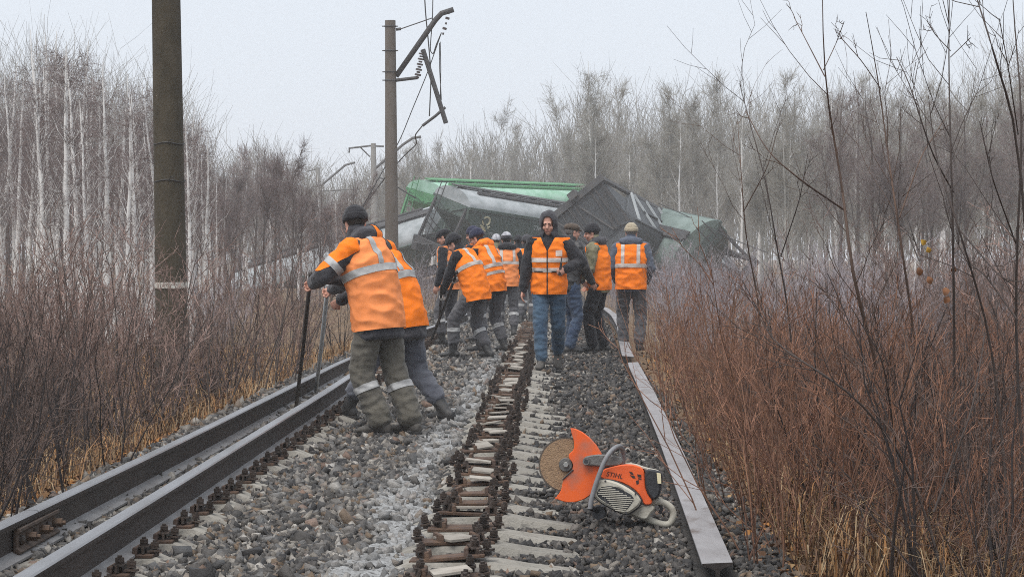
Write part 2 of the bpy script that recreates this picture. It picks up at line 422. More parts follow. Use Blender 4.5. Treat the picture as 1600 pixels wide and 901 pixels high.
PROF = [(-.075, 0, 2), (.075, 0, 2), (.075, .011, 2), (.03, .024, 2), (.011, .036, 1), (.009, .085, 1), (.012, .132, 1), (.034, .144, 1), (.0375, .150, 1), (.0365, .172, 0), (.030, .179, 0), (.012, .181, 0),
        (-.012, .181, 0), (-.030, .179, 0), (-.0365, .172, 0), (-.0375, .150, 1), (-.034, .144, 1), (-.012, .132, 1), (-.009, .085, 1), (-.011, .036, 1), (-.03, .024, 2), (-.075, .011, 2)]
def rail(name, pts, roll=0.0, foot=None, wide=1.0):
    """R65-like profile swept along pts; roll in radians (pi = lying upside down)"""
    n = len(PROF); vs, fs, ms = [], [], []
    P = [Vector(p) for p in pts]
    for i, p in enumerate(P):
        t = (P[min(i + 1, len(P) - 1)] - P[max(i - 1, 0)]).normalized()
        r = Vector((t.y, -t.x, 0)).normalized(); up = r.cross(t)
        ro = roll[i] if isinstance(roll, (list, tuple)) else roll
        r2 = r * math.cos(ro) + up * math.sin(ro); u2 = -r * math.sin(ro) + up * math.cos(ro)
        for a, b, m in PROF: vs.append(p + r2 * a * wide + u2 * b)
    for i in range(len(P) - 1):
        for j in range(n):
            fs.append((i * n + j, i * n + (j + 1) % n, (i + 1) * n + (j + 1) % n, (i + 1) * n + j)); ms.append(PROF[j][2])
    fs += [tuple(range(n - 1, -1, -1)), tuple((len(P) - 1) * n + j for j in range(n))]; ms += [1, 1]
    mb = MB(); mb.v = [tuple(v) for v in vs]; mb.f = [list(f) for f in fs]; mb.m = ms
    return mb.mesh(name, [M_RHEAD, M_RWEB, foot or M_RFOOT], autos=.7)
def lerp_path(keys, step=.5):
    """keys (d, x, z) -> smooth list of points"""
    k = np.array(keys, float); ds = np.arange(k[0, 0], k[-1, 0] + 1e-6, step)
    def sm(c):
        y = np.interp(ds, k[:, 0], k[:, c]); 
        for _ in range(3): y[1:-1] = (y[:-2] + 2 * y[1:-1] + y[2:]) / 4
        return y
    return [Vector((a, b, c)) for a, b, c in zip(sm(1), ds, sm(2))]
# rail still standing on the left seats
r2 = empty('steel_rail', (xc(12) - .76, 12, .06))
tag(r2, 'long steel rail bolted upright on the left ends of the sleepers', 'rail')
pth = lerp_path([(6.5, xc(6.5) - .745, .05), (12, xc(12) - .745, .05), (19, xc(19) - .75, .05), (24, xc(24) - .78, .05)])
link('rail_bar', rail('rail_bar', [p - r2.location for p in pth]), r2)
# rail pushed outward, with a bolted joint
def r1x(d): return float(np.interp(d, [6, 10.1, 15.2, 25.1, 33, 39, 48, 60], [-2.43, -2.30, -2.15, -1.93, -1.60, -1.22, -.75, -.2]))
r1 = empty('steel_rail', (r1x(12), 12, .02)); JY = 10.62
tag(r1, 'pushed-out steel rail farthest left with a bolted joint, beside the brush', 'rail')
pth = lerp_path([(6.2, r1x(6.2), .015), (JY - .004, r1x(JY), .015)], .25); pth[-1] = Vector((r1x(JY), JY - .005, .015))
link('rail_bar', rail('rail_bar', [p - r1.location for p in pth]), r1)
pth = [Vector((r1x(JY), JY + .005, .015))] + lerp_path([(JY + .3, r1x(JY + .3), .015)] + [(d, r1x(d), .015) for d in (15, 20, 25, 30, 33, 36, 39, 44, 48, 54, 60)], .5)
link('rail_bar', rail('rail_bar', [p - r1.location for p in pth]), r1)
M_BOLTN = mat('bright_rust_bolt', (.14, .09, .06), (.09, .06, .045), scale=20, rough=.75, metal=.3, bump=.3)
for sx in (1, -1):
    base = Vector((r1x(JY), JY, .015)) - r1.location
    fp = MB(); t = Vector((.0225, 1, 0)).normalized(); L = .80
    prof = [(.012, .028), (.045, .022), (.052, .034), (.030, .052), (.030, .110), (.046, .124), (.046, .140), (.014, .140)]
    vs = []
    for e in (-L / 2, L / 2):
        for a, b in prof: vs.append(base + t * e + Vector((sx * a, 0, b)))
    m = len(prof)
    fp.add(vs, [tuple(range(m)), tuple(range(2 * m - 1, m - 1, -1))] + [(i + m, (i + 1) % m + m, (i + 1) % m, i) for i in range(m)])
    f = fp.build('fishplate', mat('fishplate_rust', (.075, .055, .045), (.12, .085, .065), scale=10, rough=.75, metal=.3, bump=.3), r1, bevel=.002)
    if sx > 0:
        for k in range(6):
            c = base + t * (-.33 + .132 * k) + Vector((.03, 0, .081))
            b = MB()
            if k % 2: b.tube([c, c + Vector((.062, 0, 0))], .011, 8).tube([c, c + Vector((.007, 0, 0))], .026, 10).tube([c + Vector((.008, 0, 0)), c + Vector((.045, 0, 0))], .0235, 6)
            else: b.ball(c + Vector((.004, 0, 0)), (.022, .024, .024), n=10, k=6)
            b.build('joint_bolt', M_BOLTN if k in (1, 3, 5) else M_RUST, f)
# rail lying bottom-up along the right edge
def r3x(d): return float(np.interp(d, R3D, R3X))
r3 = empty('overturned_rail', (r3x(9), 9, .0))
tag(r3, 'pale overturned rail lying bottom up beside the right-hand brush', 'rail')
pth = lerp_path([(d, r3x(d), .055 + .01 * math.sin(d)) for d in (9.85, 12, 16, 22, 28.2)], .5)
link('rail_bar', rail('rail_bar', [p - r3.location for p in pth], math.pi + .05, M_RBASE, .9), r3)
r4 = empty('overturned_rail', (r3x(29), 29, 0.0))
tag(r4, 'bent pale rail lying bottom up near the man in the beige beanie', 'rail')
pth = lerp_path([(28.5, r3x(28.5) - .04, .10), (33, r3x(33), .13), (38, r3x(38), .17), (44, r3x(44), .19), (50, r3x(50), .19), (56, r3x(56), .15)], .5)
link('rail_bar', rail('rail_bar', [p - r4.location for p in pth], math.pi - .1, M_RBASE), r4)
# ------------------------------------------------------------------ derailed hopper wagons
def paint(name, c, c2, top=None): return mat(name, c, c2, scale=1.2, rough=.6, bump=.15, bscale=6, c3=tuple(q * .45 + .02 for q in c), s3=2.2, lo3=.56, hi3=.78)
M_FROST = mat('frosted_roof', (.40, .42, .43), (.24, .265, .27), scale=1.5, rough=.85, bump=.3, bscale=5, c3=(.25, .27, .27), s3=2.5, lo3=.60, hi3=.8)
M_IRON = mat('dark_underframe_iron', (.035, .035, .037), (.065, .06, .058), scale=2, rough=.7, bump=.2, bscale=8)
M_MARK = mat('pale_yellow_marking', (.68, .62, .40), (.55, .50, .33), scale=3, rough=.7)
M_MARKW = mat('white_marking', (.62, .64, .63), (.5, .52, .5), scale=3, rough=.7)
LX, LB, WY, Z0, Z1, Z2, ZT = 6.3, 4.3, 1.55, 1.4, 2.95, 3.55, 4.2
def prism_mesh(name, poly, axis, a, b, m): mb = MB(); mb.prism(poly, axis, a, b); return mb.mesh(name, m, bevel=.02)
def wagon(label, body, roof, dark, loc, rot, marks=False, hatch=(-.75, .75), sheet=False):
    w = empty('hopper_wagon', loc); w.rotation_euler = rot; tag(w, label, 'wagon', 'derailed hopper wagons')
    side = [(-LX, Z2), (LX, Z2), (LX, Z1), (LB, Z0), (-LB, Z0), (-LX, Z1)]
    mb = MB(); mb.prism(side, 'y', -WY, WY); shell = mb.build('shell', body, w, bevel=.03)
    # curved roof
    arc = [(WY * 1.02 * math.cos(t), Z2 + .003 + (ZT - Z2) * math.sin(t)) for t in np.linspace(0, math.pi, 15)]
    mb = MB(); mb.prism(arc, 'x', -LX, LX); rf = mb.build('roof', roof, w, autos=.6)
    mb = MB()
    for y in hatch:
        mb.tube([(-LX * .86, y, Z2 + .62), (LX * .9, y, Z2 + .62)], .1, 8)
    if hatch: mb.build('loading_hatch', dark, rf)
    mb = MB(); mb.box((0, 0, ZT + .10), (LX * 2.02, .5, .06))
    for i in range(9): mb.box((-LX + .4 + i * 1.45, 0, ZT + .03), (.08, .6, .12))
    mb.build('roof_walkway', dark, rf)
    # ribs, one object per rib
    rb = MB(); rb.box((0, 0, (Z0 + Z2) / 2), (.10, .09, Z2 - Z0)); RB = rb.mesh('rib', M_FROST if sheet else body)
    dl = MB(); dl.bar((LB - .1, 0, Z0), (LX - .6, 0, Z2), .09, .12, up=(0, 1, 0)); RD = dl.mesh('rib', M_FROST if sheet else body)
    for sy in (-1, 1):
        for i in range(7): link('rib', RB, shell, (-3.9 + 1.3 * i, sy * (WY + .04), 0))
        link('rib', RD, shell, (0, sy * (WY + .04), 0)); o = link('rib', RD, shell, (0, sy * (WY + .04), 0), (0, 0, math.pi))
        mb = MB(); mb.box((0, sy * (WY + .05), Z2 - .05), (LX * 2, .12, .14)); mb.build('roof_rail', body, shell)
        mb = MB(); mb.box((0, sy * (WY + .043), 2.45), (LB * 2 - .5, .07, .08)); mb.build('waist_rail', body, shell)
        mb = MB(); mb.box((0, sy * (WY - .05), Z0 - .1), (LX * 2 + 1.2, .14, .24)); mb.build('side_sill', dark, w)
    mb = MB(); mb.box((0, 0, 1.12), (LX * 2 + 1.7, .42, .36)); mb.build('centre_sill', dark, w)
    for sx in (-1, 1):
        mb = MB(); mb.box((sx * (LX + .55), 0, 1.25), (.2, WY * 2, .32)); mb.build('end_beam', dark, w)
        for sy in (-1, 1):
            mb = MB(); mb.bar((sx * (LX + .5), sy * 1.35, 1.3), (sx * LX, sy * 1.35, Z2 - .1), .12, .12)
            mb.bar((sx * (LX + .5), sy * 1.35, 1.35), (sx * (LB + .5), sy * 1.35, Z0 + .5), .1, .1); mb.build('end_brace', dark, w)
            mb = MB(); mb.bar((sx * (LX + .03), sy * .12, Z1 + .1), (sx * (LX + .03), sy * 1.4, Z2 - .05), .08, .08); mb.build('end_rib', body, shell)
            mb = MB(); mb.bar((sx * (LB + .1), sy * .5, Z0 + .12), (sx * LX, sy * .5, Z1 + .05), .1, .1); mb.build('slope_rib', body, shell)
        mb = MB()
        for y in (.55, .95): mb.tube([(sx * (LX + .62), y, 1.3), (sx * (LX + .16), y, ZT + .1)], .025, 5)
        for i in range(9):
            t = i / 9; mb.tube([(sx * (LX + .62 - .46 * t), .55, 1.4 + 2.85 * t), (sx * (LX + .62 - .46 * t), .95, 1.4 + 2.85 * t)], .02, 5)
        mb.build('ladder', dark, w)
        for i in (0, 1):
            cxh = sx * (1.15 + 2.1 * i); mb = MB()
            vs = [(cxh + a, b, Z0 - .01) for a, b in ((-.95, -1.3), (.95, -1.3), (.95, 1.3), (-.95, 1.3))] + [(cxh + a, b, .62) for a, b in ((-.3, -.35), (.3, -.35), (.3, .35), (-.3, .35))]
            mb.add(vs, [(3, 2, 1, 0), (4, 5, 6, 7), (0, 1, 5, 4), (1, 2, 6, 5), (2, 3, 7, 6), (3, 0, 4, 7)]); mb.build('discharge_hopper', body, w)
        if sheet: continue
        mb = MB(); mb.box((sx * (LX + 1.0), 0, 1.1), (.7, .25, .3)); mb.box((sx * (LX + 1.4), .05, 1.1), (.25, .4, .36)); mb.build('coupler', dark, w)
    if sheet:
        mb = MB()
        A = [Vector((LX + .5, -1.42, 1.34)), Vector((LX + .5, 1.42, 1.34)), Vector((LX + .03, 1.42, Z2 - .1)), Vector((LX + .03, -1.42, Z2 - .1))]
        mb.add(A + [p + Vector((-.05, 0, 0)) for p in A], [(0, 1, 2, 3), (7, 6, 5, 4), (0, 4, 5, 1), (1, 5, 6, 2), (2, 6, 7, 3), (3, 7, 4, 0)])
        es = mb.build('end_sheet', body, w)
        for y in (-.95, -.72, .25, .48):
            mb = MB(); mb.bar((LX + .53, y, 1.4), (LX + .08, y, Z2 - .15), .07, .09); mb.build('sheet_rib', dark, es)
        for ya, yb in ((-.6, -1.35), (-.6, .15), (.6, 1.35)):
            mb = MB(); mb.bar((LX + .10, ya, Z2 - .2), (LX + .52, yb, 1.45), .06, .08); mb.build('sheet_brace', dark, es)
        for sy in (-1, 1):
            mb = MB(); mb.prism([(LX + .47, 1.36), (LX - .02, Z2 - .12), (LX - .3, Z1 - .2), (LB + .6, Z0 + .45)], 'y', sy * 1.40, sy * 1.44); mb.build('side_gusset', body, w)
    if marks:
        y = -WY - .012
        mb = MB(); mb.tube([Vector((-5.15 + .2 * math.cos(t), y, 3.02 + .2 * math.sin(t))) for t in np.linspace(0, 6.28, 17)], .055, 6)
        for k in range(3): mb.tube([(-5.15 - .28 + .06 * k, y, 2.78 - .09 * k), (-5.15, y, 2.68 - .08 * k), (-5.15 + .28 - .06 * k, y, 2.78 - .09 * k)], .04, 5)
        mb.build('emblem', M_MARK, shell)
        for txt, x, z, sz in (('РУСАГРОТРАНС', -5.72, 2.36, .19), ('ТМХ', -2.3, 2.95, .30), ('19-752', .35, 2.78, .24)):
            cu = bpy.data.curves.new('t', 'FONT'); cu.body = txt; cu.size = sz; cu.extrude = .004
            to = bpy.data.objects.new('t', cu); COL.objects.link(to)
            me = bpy.data.meshes.new_from_object(to.evaluated_get(bpy.context.evaluated_depsgraph_get())); bpy.data.objects.remove(to)
            me.materials.clear(); me.materials.append(M_MARKW)
            link('lettering', me, shell, (x, y, z), (math.pi / 2, 0, 0))
    return w
def pose(P0, a, roll, t0):
    """place so that the axis point (t0, 0, 3) lies at P0, axis along a, rolled by roll (deg, + = top towards the viewer)"""
    a = Vector(a).normalized(); up = Vector((0, 0, 1)); l = up.cross(a).normalized()      # local Y
    u = a.cross(l).normalized(); r = math.radians(roll)
    u2 = u * math.cos(r) - l * math.sin(r); l2 = l * math.cos(r) + u * math.sin(r)
    M = Matrix((a, l2, u2)).transposed()
    return Vector(P0) - M @ Vector((t0, 0, 3.0)), M.to_euler()
P_GRN = paint('bright_green_paint', (.06, .21, .085), (.09, .26, .115)); P_GGR = paint('grey_green_paint', (.055, .085, .068), (.08, .11, .092))
P_DRK = paint('dark_grey_paint', (.034, .038, .042), (.06, .065, .07)); P_DGN = paint('dark_green_paint', (.06, .085, .076), (.085, .115, .105))
M_FROSTG = mat('frosted_green_roof', (.22, .42, .29), (.36, .54, .44), scale=1.5, rough=.8, bump=.3, bscale=5, c3=(.12, .30, .17), s3=2.5, lo3=.6, hi3=.8)
M_FROSTD = mat('frosted_dark_green_roof', (.085, .12, .105), (.19, .24, .22), scale=.8, rough=.8, bump=.3, bscale=5, c3=(.14, .19, .17), s3=2.0, lo3=.55, hi3=.75)
WAG = [
    ('bright green hopper wagon lying behind the grey-green one', P_GRN, M_FROSTG, P_GRN, pose(at(664, 317, 121), (.70, .71, -.005), 12, -LX), False, (-.75, .75)),
    ('grey-green hopper wagon with pale emblem and snowy roof, tilted beside the workers', P_GGR, M_FROST, M_IRON, pose(at(702, 330, 108), (.80, .60, -.115), 14, -LX), True, (-.75, .75)),
    ('frost-white overturned wagon sloping down behind the middle concrete pole', P_GGR, M_FROST, M_IRON, pose(at(692, 362, 111), (-.84, .52, -.235), -34, -LX), False, (-.7,)),
    ('dark grey hopper wagon reared up highest in the wreck', P_DRK, P_DRK, M_IRON, pose(at(1032, 408, 104), (-.46, -.83, .20), -142, 0), False, (-.7, .7)),
    ('dark green overturned wagon at the right end of the wreck', P_DGN, M_FROSTD, M_IRON, pose(at(1100, 400, 99), (.36, -.92, -.11), 46, LX), False, ()),
]
for lb, b, r, dk, (loc, rot), mk, hh in WAG: wagon(lb, b, r, dk, loc, rot, mk, hh, b is P_DRK)

# ------------------------------------------------------------------ contact-line poles and fallen wires
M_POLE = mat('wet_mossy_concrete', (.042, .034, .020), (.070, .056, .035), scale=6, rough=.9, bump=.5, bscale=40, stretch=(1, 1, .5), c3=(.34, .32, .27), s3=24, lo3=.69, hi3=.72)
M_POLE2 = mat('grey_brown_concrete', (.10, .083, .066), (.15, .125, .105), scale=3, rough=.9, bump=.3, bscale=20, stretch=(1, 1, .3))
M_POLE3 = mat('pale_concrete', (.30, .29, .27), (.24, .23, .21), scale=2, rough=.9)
M_BAND = mat('white_band_paint', (.62, .60, .55), (.45, .43, .38), scale=12, rough=.85, bump=.2)
M_WIRE = mat('dark_wire', (.05, .048, .047), rough=.6, metal=.4)
M_TUBE = mat('dark_bracket_steel', (.055, .052, .052), (.085, .08, .078), scale=4, rough=.65, metal=.3)
M_INS = mat('brown_insulator', (.06, .04, .035), rough=.35)
def pole(label, loc, h, r0, r1, m, lean=(0, 0), n=18):
    o = empty('concrete_pole', loc); tag(o, label, 'pole')
    k = 14; mb = MB(); mb.tube([(lean[0] * i / k * h, lean[1] * i / k * h, h * i / k - .3) for i in range(k + 1)], [r0 + (r1 - r0) * i / k for i in range(k + 1)], n)
    mb.build('shaft', m, o, autos=.8); return o
# nearest pole, cropped by the top of the frame
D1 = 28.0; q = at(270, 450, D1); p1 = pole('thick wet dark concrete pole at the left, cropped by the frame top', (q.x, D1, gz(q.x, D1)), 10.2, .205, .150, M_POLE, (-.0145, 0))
zb = q.z - p1.location.z
for z0, z1, rr, m, nm in ((zb, zb + .075, .209, M_BAND, 'painted_band'), ):
    mb = MB(); mb.tube([(-.0145 * z0, 0, z0), (-.0145 * z1, 0, z1)], rr, 20); mb.build(nm, m, p1, autos=.8)
for py in (225, 283):
    z = at(270, py, D1).z - p1.location.z; r = .205 - .055 * (z + .3) / 10.2 + .004
    mb = MB(); mb.tube([Vector((-.0145 * z + r * math.cos(t), r * math.sin(t), z + .012 * math.sin(3 * t))) for t in np.linspace(0, 6.283, 25)], .008, 5)
    mb.tube([(-.0145 * z + .02, -r, z), (-.0145 * z + .05, -r - .03, z + .05), (-.0145 * z + .09, -r - .02, z + .03)], .006, 4); mb.build('wire_wrap', M_WIRE, p1)
mb = MB(); mb.tube([(-.0145 * z - .19 + .0045 * z, -.02, z) for z in (.0, 2.5, 5, 7.5, 9.8)], .012, 5); mb.build('earthing_wire', M_WIRE, p1)
# middle pole with the broken bracket
D2 = 70.0; q = at(613, 450, D2); p2 = pole('middle concrete pole carrying a broken overhead bracket', (q.x, D2, gz(q.x, D2) - .3), at(0, 33, D2).z - gz(q.x, D2) + .6, .225, .165, M_POLE2, (-.006, 0))
def L2(px, py, dd=0.0): return at(px, py, D2 + dd) - p2.location
mb = MB(); mb.tube([L2(619, 120), L2(680, 33), L2(690, 22), L2(709, 16)], .085, 8); mb.build('cantilever_arm', M_TUBE, p2, smooth=True)
mb = MB(); mb.tube([L2(619, 47), L2(627, 46)], .05, 6); mb.tube([L2(627, 46), L2(676, 29)], .018, 5); mb.build('tie_rod', M_TUBE, p2)
mb = MB(); mb.tube([L2(619, 126), L2(652, 122), L2(653, 122)], .055, 7); mb.build('lower_bracket', M_TUBE, p2)
mb = MB(); ip, iq = L2(652, 123), L2(660, 82)
for i in range(11): c = ip.lerp(iq, i / 10); mb.tube([c, c.lerp(iq, .02) + (iq - ip) * .05], .10 if i % 2 else .06, 8)
mb.build('insulator', M_INS, p2)
mb = MB(); mb.tube([L2(661, 78), L2(679, 135), L2(697, 193)], .075, 8); mb.build('hanging_arm', M_TUBE, p2)
mb = MB(); mb.tube([L2(696, 168), L2(680, 182), L2(660, 197)], .05, 6); mb.build('steady_arm', M_TUBE, p2)
mb = MB(); ip, iq = L2(702, 20), L2(693, 52)
for i in range(5): c = ip.lerp(iq, i / 4); mb.tube([c, c + (iq - ip) * .1], .07 if i % 2 else .03, 7)
mb.build('insulator', M_INS, p2)
for py in (42, 80, 113, 126):
    z = L2(612, py).z; mb = MB(); mb.tube([Vector((.185 * math.cos(t) - .006 * z, .185 * math.sin(t), z)) for t in np.linspace(0, 6.283, 17)], .02, 5); mb.tube([(-.26 - .006 * z, 0, z), (.24 - .006 * z, 0, z)], .018, 5); mb.build('clamp', M_TUBE, p2)
def wire(label, pts, d, r=.014, dd=0.0):
    P = [at(a, b, d + dd * i) for i, (a, b) in enumerate(pts)]; mb = MB()
    o0 = P[0].copy(); s = np.linspace(0, len(P) - 1, 6 * len(P))
    A = np.array(P); Q = [Vector([np.interp(t, np.arange(len(P)), A[:, c]) for c in range(3)]) - o0 for t in s]
    for _ in range(3): Q = [Q[0]] + [(Q[i - 1] + Q[i] * 2 + Q[i + 1]) / 4 for i in range(1, len(Q) - 1)] + [Q[-1]]
    mb.tube(Q, r, 5); o = mb.build('overhead_wire', M_WIRE); o.location = o0; tag(o, label, 'wire', 'fallen overhead wires')
wire('broken wire hanging from high above past the cantilever arm', [(663, -20), (665, 20), (670, 70), (674, 120), (671, 182)], D2, .02)
wire('second broken wire falling beside the bent arm', [(677, -20), (676, 30), (672, 80), (677, 86), (682, 70), (690, 52)], D2, .016)
wire('thin wire slanting down from the bracket to the workers', [(690, 52), (668, 115), (645, 170), (625, 220), (560, 335)], D2 + 2, .016, .6)
wire('short wire loop hanging at the end of the steady arm', [(688, 66), (689, 110), (688, 155), (690, 158), (687, 110), (687, 68)], D2, .014)
wire('slack wire drooping from the steady arm towards the far pole', [(660, 197), (648, 212), (652, 225), (630, 245), (600, 280), (556, 340)], D2 + 4, .022, 1.5)
wire('fallen wire running from the far pole to the green wagon', [(592, 278), (605, 280), (620, 292), (650, 310)], 112, .035, 1)
wire('fallen wire over the dark overturned wagon into the brush', [(1030, 318), (1090, 345), (1140, 372), (1200, 395)], 103, .022, -3)
# far poles
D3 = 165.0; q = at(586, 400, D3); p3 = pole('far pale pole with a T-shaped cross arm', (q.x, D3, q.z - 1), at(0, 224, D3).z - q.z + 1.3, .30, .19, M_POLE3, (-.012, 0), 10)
def L3(px, py): return at(px, py, D3) - p3.location
mb = MB(); mb.tube([L3(545, 232), L3(579, 228), L3(600, 229)], .07, 5); mb.tube([L3(546, 231), L3(546, 239)], .06, 5); mb.tube([L3(563, 230), L3(578, 245)], .05, 5); mb.build('cross_arm', M_TUBE, p3)
mb = MB(); mb.tube([L3(587, 263), L3(630, 226), L3(645, 216), L3(658, 214)], .11, 6); mb.build('cantilever_arm', M_TUBE, p3)
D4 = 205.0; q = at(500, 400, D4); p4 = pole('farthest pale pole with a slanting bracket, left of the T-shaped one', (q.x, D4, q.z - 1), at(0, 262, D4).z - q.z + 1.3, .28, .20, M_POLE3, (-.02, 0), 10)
def L4(px, py): return at(px, py, D4) - p4.location
mb = MB(); mb.tube([L4(501, 291), L4(540, 258), L4(555, 254)], .11, 6); mb.tube([L4(501, 299), L4(565, 295)], .07, 5); mb.tube([L4(480, 268), L4(497, 264)], .06, 5); mb.build('cantilever_arm', M_TUBE, p4)
# ------------------------------------------------------------------ vegetation generator
def tubes(P, R, n=3):
    """P (N,k,3), R (N,k) -> verts, quads of N tapering tubes"""
    N, k, _ = P.shape
    T = np.gradient(P, axis=1); T /= np.linalg.norm(T, axis=2, keepdims=True) + 1e-9
    m = T.mean(1); ref = np.where(np.abs(m[:, 2:3]) < .8, np.array([[0, 0, 1.]]), np.array([[1., 0, 0]]))[:, None, :]
    U = np.cross(T, np.broadcast_to(ref, T.shape)); U /= np.linalg.norm(U, axis=2, keepdims=True) + 1e-9
    W = np.cross(T, U)
    a = 2 * np.pi * np.arange(n) / n
    V = P[:, :, None, :] + R[:, :, None, None] * (np.cos(a)[None, None, :, None] * U[:, :, None, :] + np.sin(a)[None, None, :, None] * W[:, :, None, :])
    i = np.arange(k - 1)[:, None]; j = np.arange(n)[None, :]
    q = np.stack([i * n + j, i * n + (j + 1) % n, (i + 1) * n + (j + 1) % n, (i + 1) * n + j], -1).reshape(-1, 4)
    Fq = (q[None] + (np.arange(N) * k * n)[:, None, None]).reshape(-1, 4)
    return V.reshape(-1, 3), Fq
class Twigs:
    def __init__(s): s.V, s.F, s.n = [], [], 0
    def add(s, P, R, n=3):
        V, Fq = tubes(P, R, n); s.V.append(V); s.F.append(Fq + s.n); s.n += len(V)
    def mesh(s, name, m): return mesh_np(name, np.concatenate(s.V), np.concatenate(s.F), m, smooth=True)
def spawn(rs, P, L0, m, tmin, tmax, ang, angv, lf, k, up, wob=.06, lpow=0.0, lmin=.0):
    """m children per parent polyline; lf = child length as a fraction of parent length L0 (N,)"""
    N, K, _ = P.shape; M = N * m
    pi = np.repeat(np.arange(N), m)
    t = rs.uniform(tmin, tmax, M); f = t * (K - 1); i0 = np.clip(np.floor(f).astype(int), 0, K - 2); w = (f - i0)[:, None]
    p0 = P[pi, i0] * (1 - w) + P[pi, i0 + 1] * w
    T = P[pi, i0 + 1] - P[pi, i0]; T /= np.linalg.norm(T, axis=1, keepdims=True) + 1e-9
    rv = rs.normal(size=(M, 3)); rv -= T * (rv * T).sum(1, keepdims=True); rv /= np.linalg.norm(rv, axis=1, keepdims=True) + 1e-9
    a = np.radians(rs.normal(ang, angv, M))[:, None]
    D = np.cos(a) * T + np.sin(a) * rv
    L = L0[pi] * lf * rs.uniform(.55, 1.25, M) * (1 - lpow * (t - tmin) / max(tmax - tmin, 1e-6)) + lmin
    s = np.linspace(0, 1, k)[None, :, None]
    C = p0[:, None] + D[:, None] * L[:, None, None] * s + np.array([0, 0, 1.]) * (up * L)[:, None, None] * s ** 2
    wv = rs.normal(size=(M, k, 3)) * (wob * L)[:, None, None]; wv[:, 0] = 0
    return C + wv * s, L, t
def taper(N, k, r0, r1): 
    r0 = np.broadcast_to(np.asarray(r0, float), (N,)); return r0[:, None] + (r1 - r0)[:, None] * np.linspace(0, 1, k)[None]
def make_tree(seed, H, r0, n1=36, cb=.28, a1=42, l1=.26, m2=6, m3=5, droop=-.25, upb=.15, tw=.006, twl=.35, bend=.03, fork=0):
    """bare deciduous tree: trunk + limbs in one mesh, fine twigs in another"""
    rs = np.random.RandomState(seed)
    k = 12; s = np.linspace(0, 1, k); off = np.cumsum(rs.normal(0, bend * H / k, (k, 2)), 0); off -= off[0]
    P = np.stack([off[:, 0], off[:, 1], s * H], -1)[None]
    stems = [P]
    for _ in range(fork):
        c, _l, _t = spawn(rs, P, np.array([H]), 1, .25, .5, 18, 5, .55, k, .12, .015); stems.append(c)
    trunk, crown = Twigs(), Twigs()
    trunk.add(P, (r0 * (1 - s) ** .8 + .008)[None], 7)
    for c in stems[1:]: trunk.add(c, taper(1, k, r0 * .55, .006), 6)
    SP = np.concatenate(stems); SL_ = np.array([H] + [H * .6] * fork)
    A, LA, tA = spawn(rs, SP, SL_, n1, cb, .90, a1, 9, l1, 6, upb, .035, lpow=.58)
    ra = .004 + .011 * LA / (LA.max() + 1e-6) * (r0 / .08)
    trunk.add(A, taper(len(A), 6, ra, .003), 4)
    B, LB, _ = spawn(rs, A, LA, m2, .2, 1, 38, 12, .42, 4, droop * .5, .05)
    crown.add(B, taper(len(B), 4, tw * 1.15, tw * .6))
    C, LC, _ = spawn(rs, B, LB, m3, .15, 1, 35, 14, .0, 3, droop, .06, lmin=0)
    LC = rs.uniform(.5, 1.2, len(LC)) * twl
    C, LC, _ = spawn(rs, B, np.full(len(B), twl), m3, .15, 1, 35, 14, 1.0, 3, droop, .06)
    crown.add(C, taper(len(C), 3, tw * .85, tw * .4))
    C, LC, _ = spawn(rs, A, np.full(len(A), twl), 6, .35, 1, 40, 14, .9, 3, droop, .06)
    crown.add(C, taper(len(C), 3, tw * .85, tw * .4))
    return trunk, crown
def make_shrub(seed, H, ns, spread, r0, m2=5, m3=3, a2=28, tw=.0028, l2=.4, lean=.25, k=6, wob=.02, upb=.12, m4=0):
    rs = np.random.RandomState(seed)
    az = rs.uniform(0, 2 * np.pi, ns); rad = spread * np.sqrt(rs.rand(ns)) * .5; h = H * rs.uniform(.55, 1.0, ns)
    base = np.stack([np.cos(az) * rad, np.sin(az) * rad, np.full(ns, -.08)], -1)
    az2 = az + rs.normal(0, .8, ns); ln = rs.uniform(.02, lean, ns)
    D = np.stack([np.cos(az2) * ln, np.sin(az2) * ln, np.ones(ns)], -1)
    s = np.linspace(0, 1, k)[None, :, None]
    P = base[:, None] + D[:, None] * h[:, None, None] * s + np.cumsum(rs.normal(0, wob, (ns, k, 3)), 1) * h[:, None, None] * s
    tr, cr = Twigs(), Twigs()
    tr.add(P, taper(ns, k, r0 * rs.uniform(.6, 1.2, ns), .0022), 4)
    B, LB, _ = spawn(rs, P, h, m2, .15, .97, a2, 10, l2, 4, upb, .05, lpow=.6)
    cr.add(B, taper(len(B), 4, tw * 1.3, tw * .6))
    C, LC, _ = spawn(rs, B, LB, m3, .15, 1, 34, 12, .42, 3, upb * .5, .06)
    cr.add(C, taper(len(C), 3, tw * .9, tw * .45))
    if m4:
        E, _, _ = spawn(rs, C, LC, m4, .2, 1, 38, 12, .5, 3, 0, .06); cr.add(E, taper(len(E), 3, tw * .7, tw * .4))
    return tr, cr

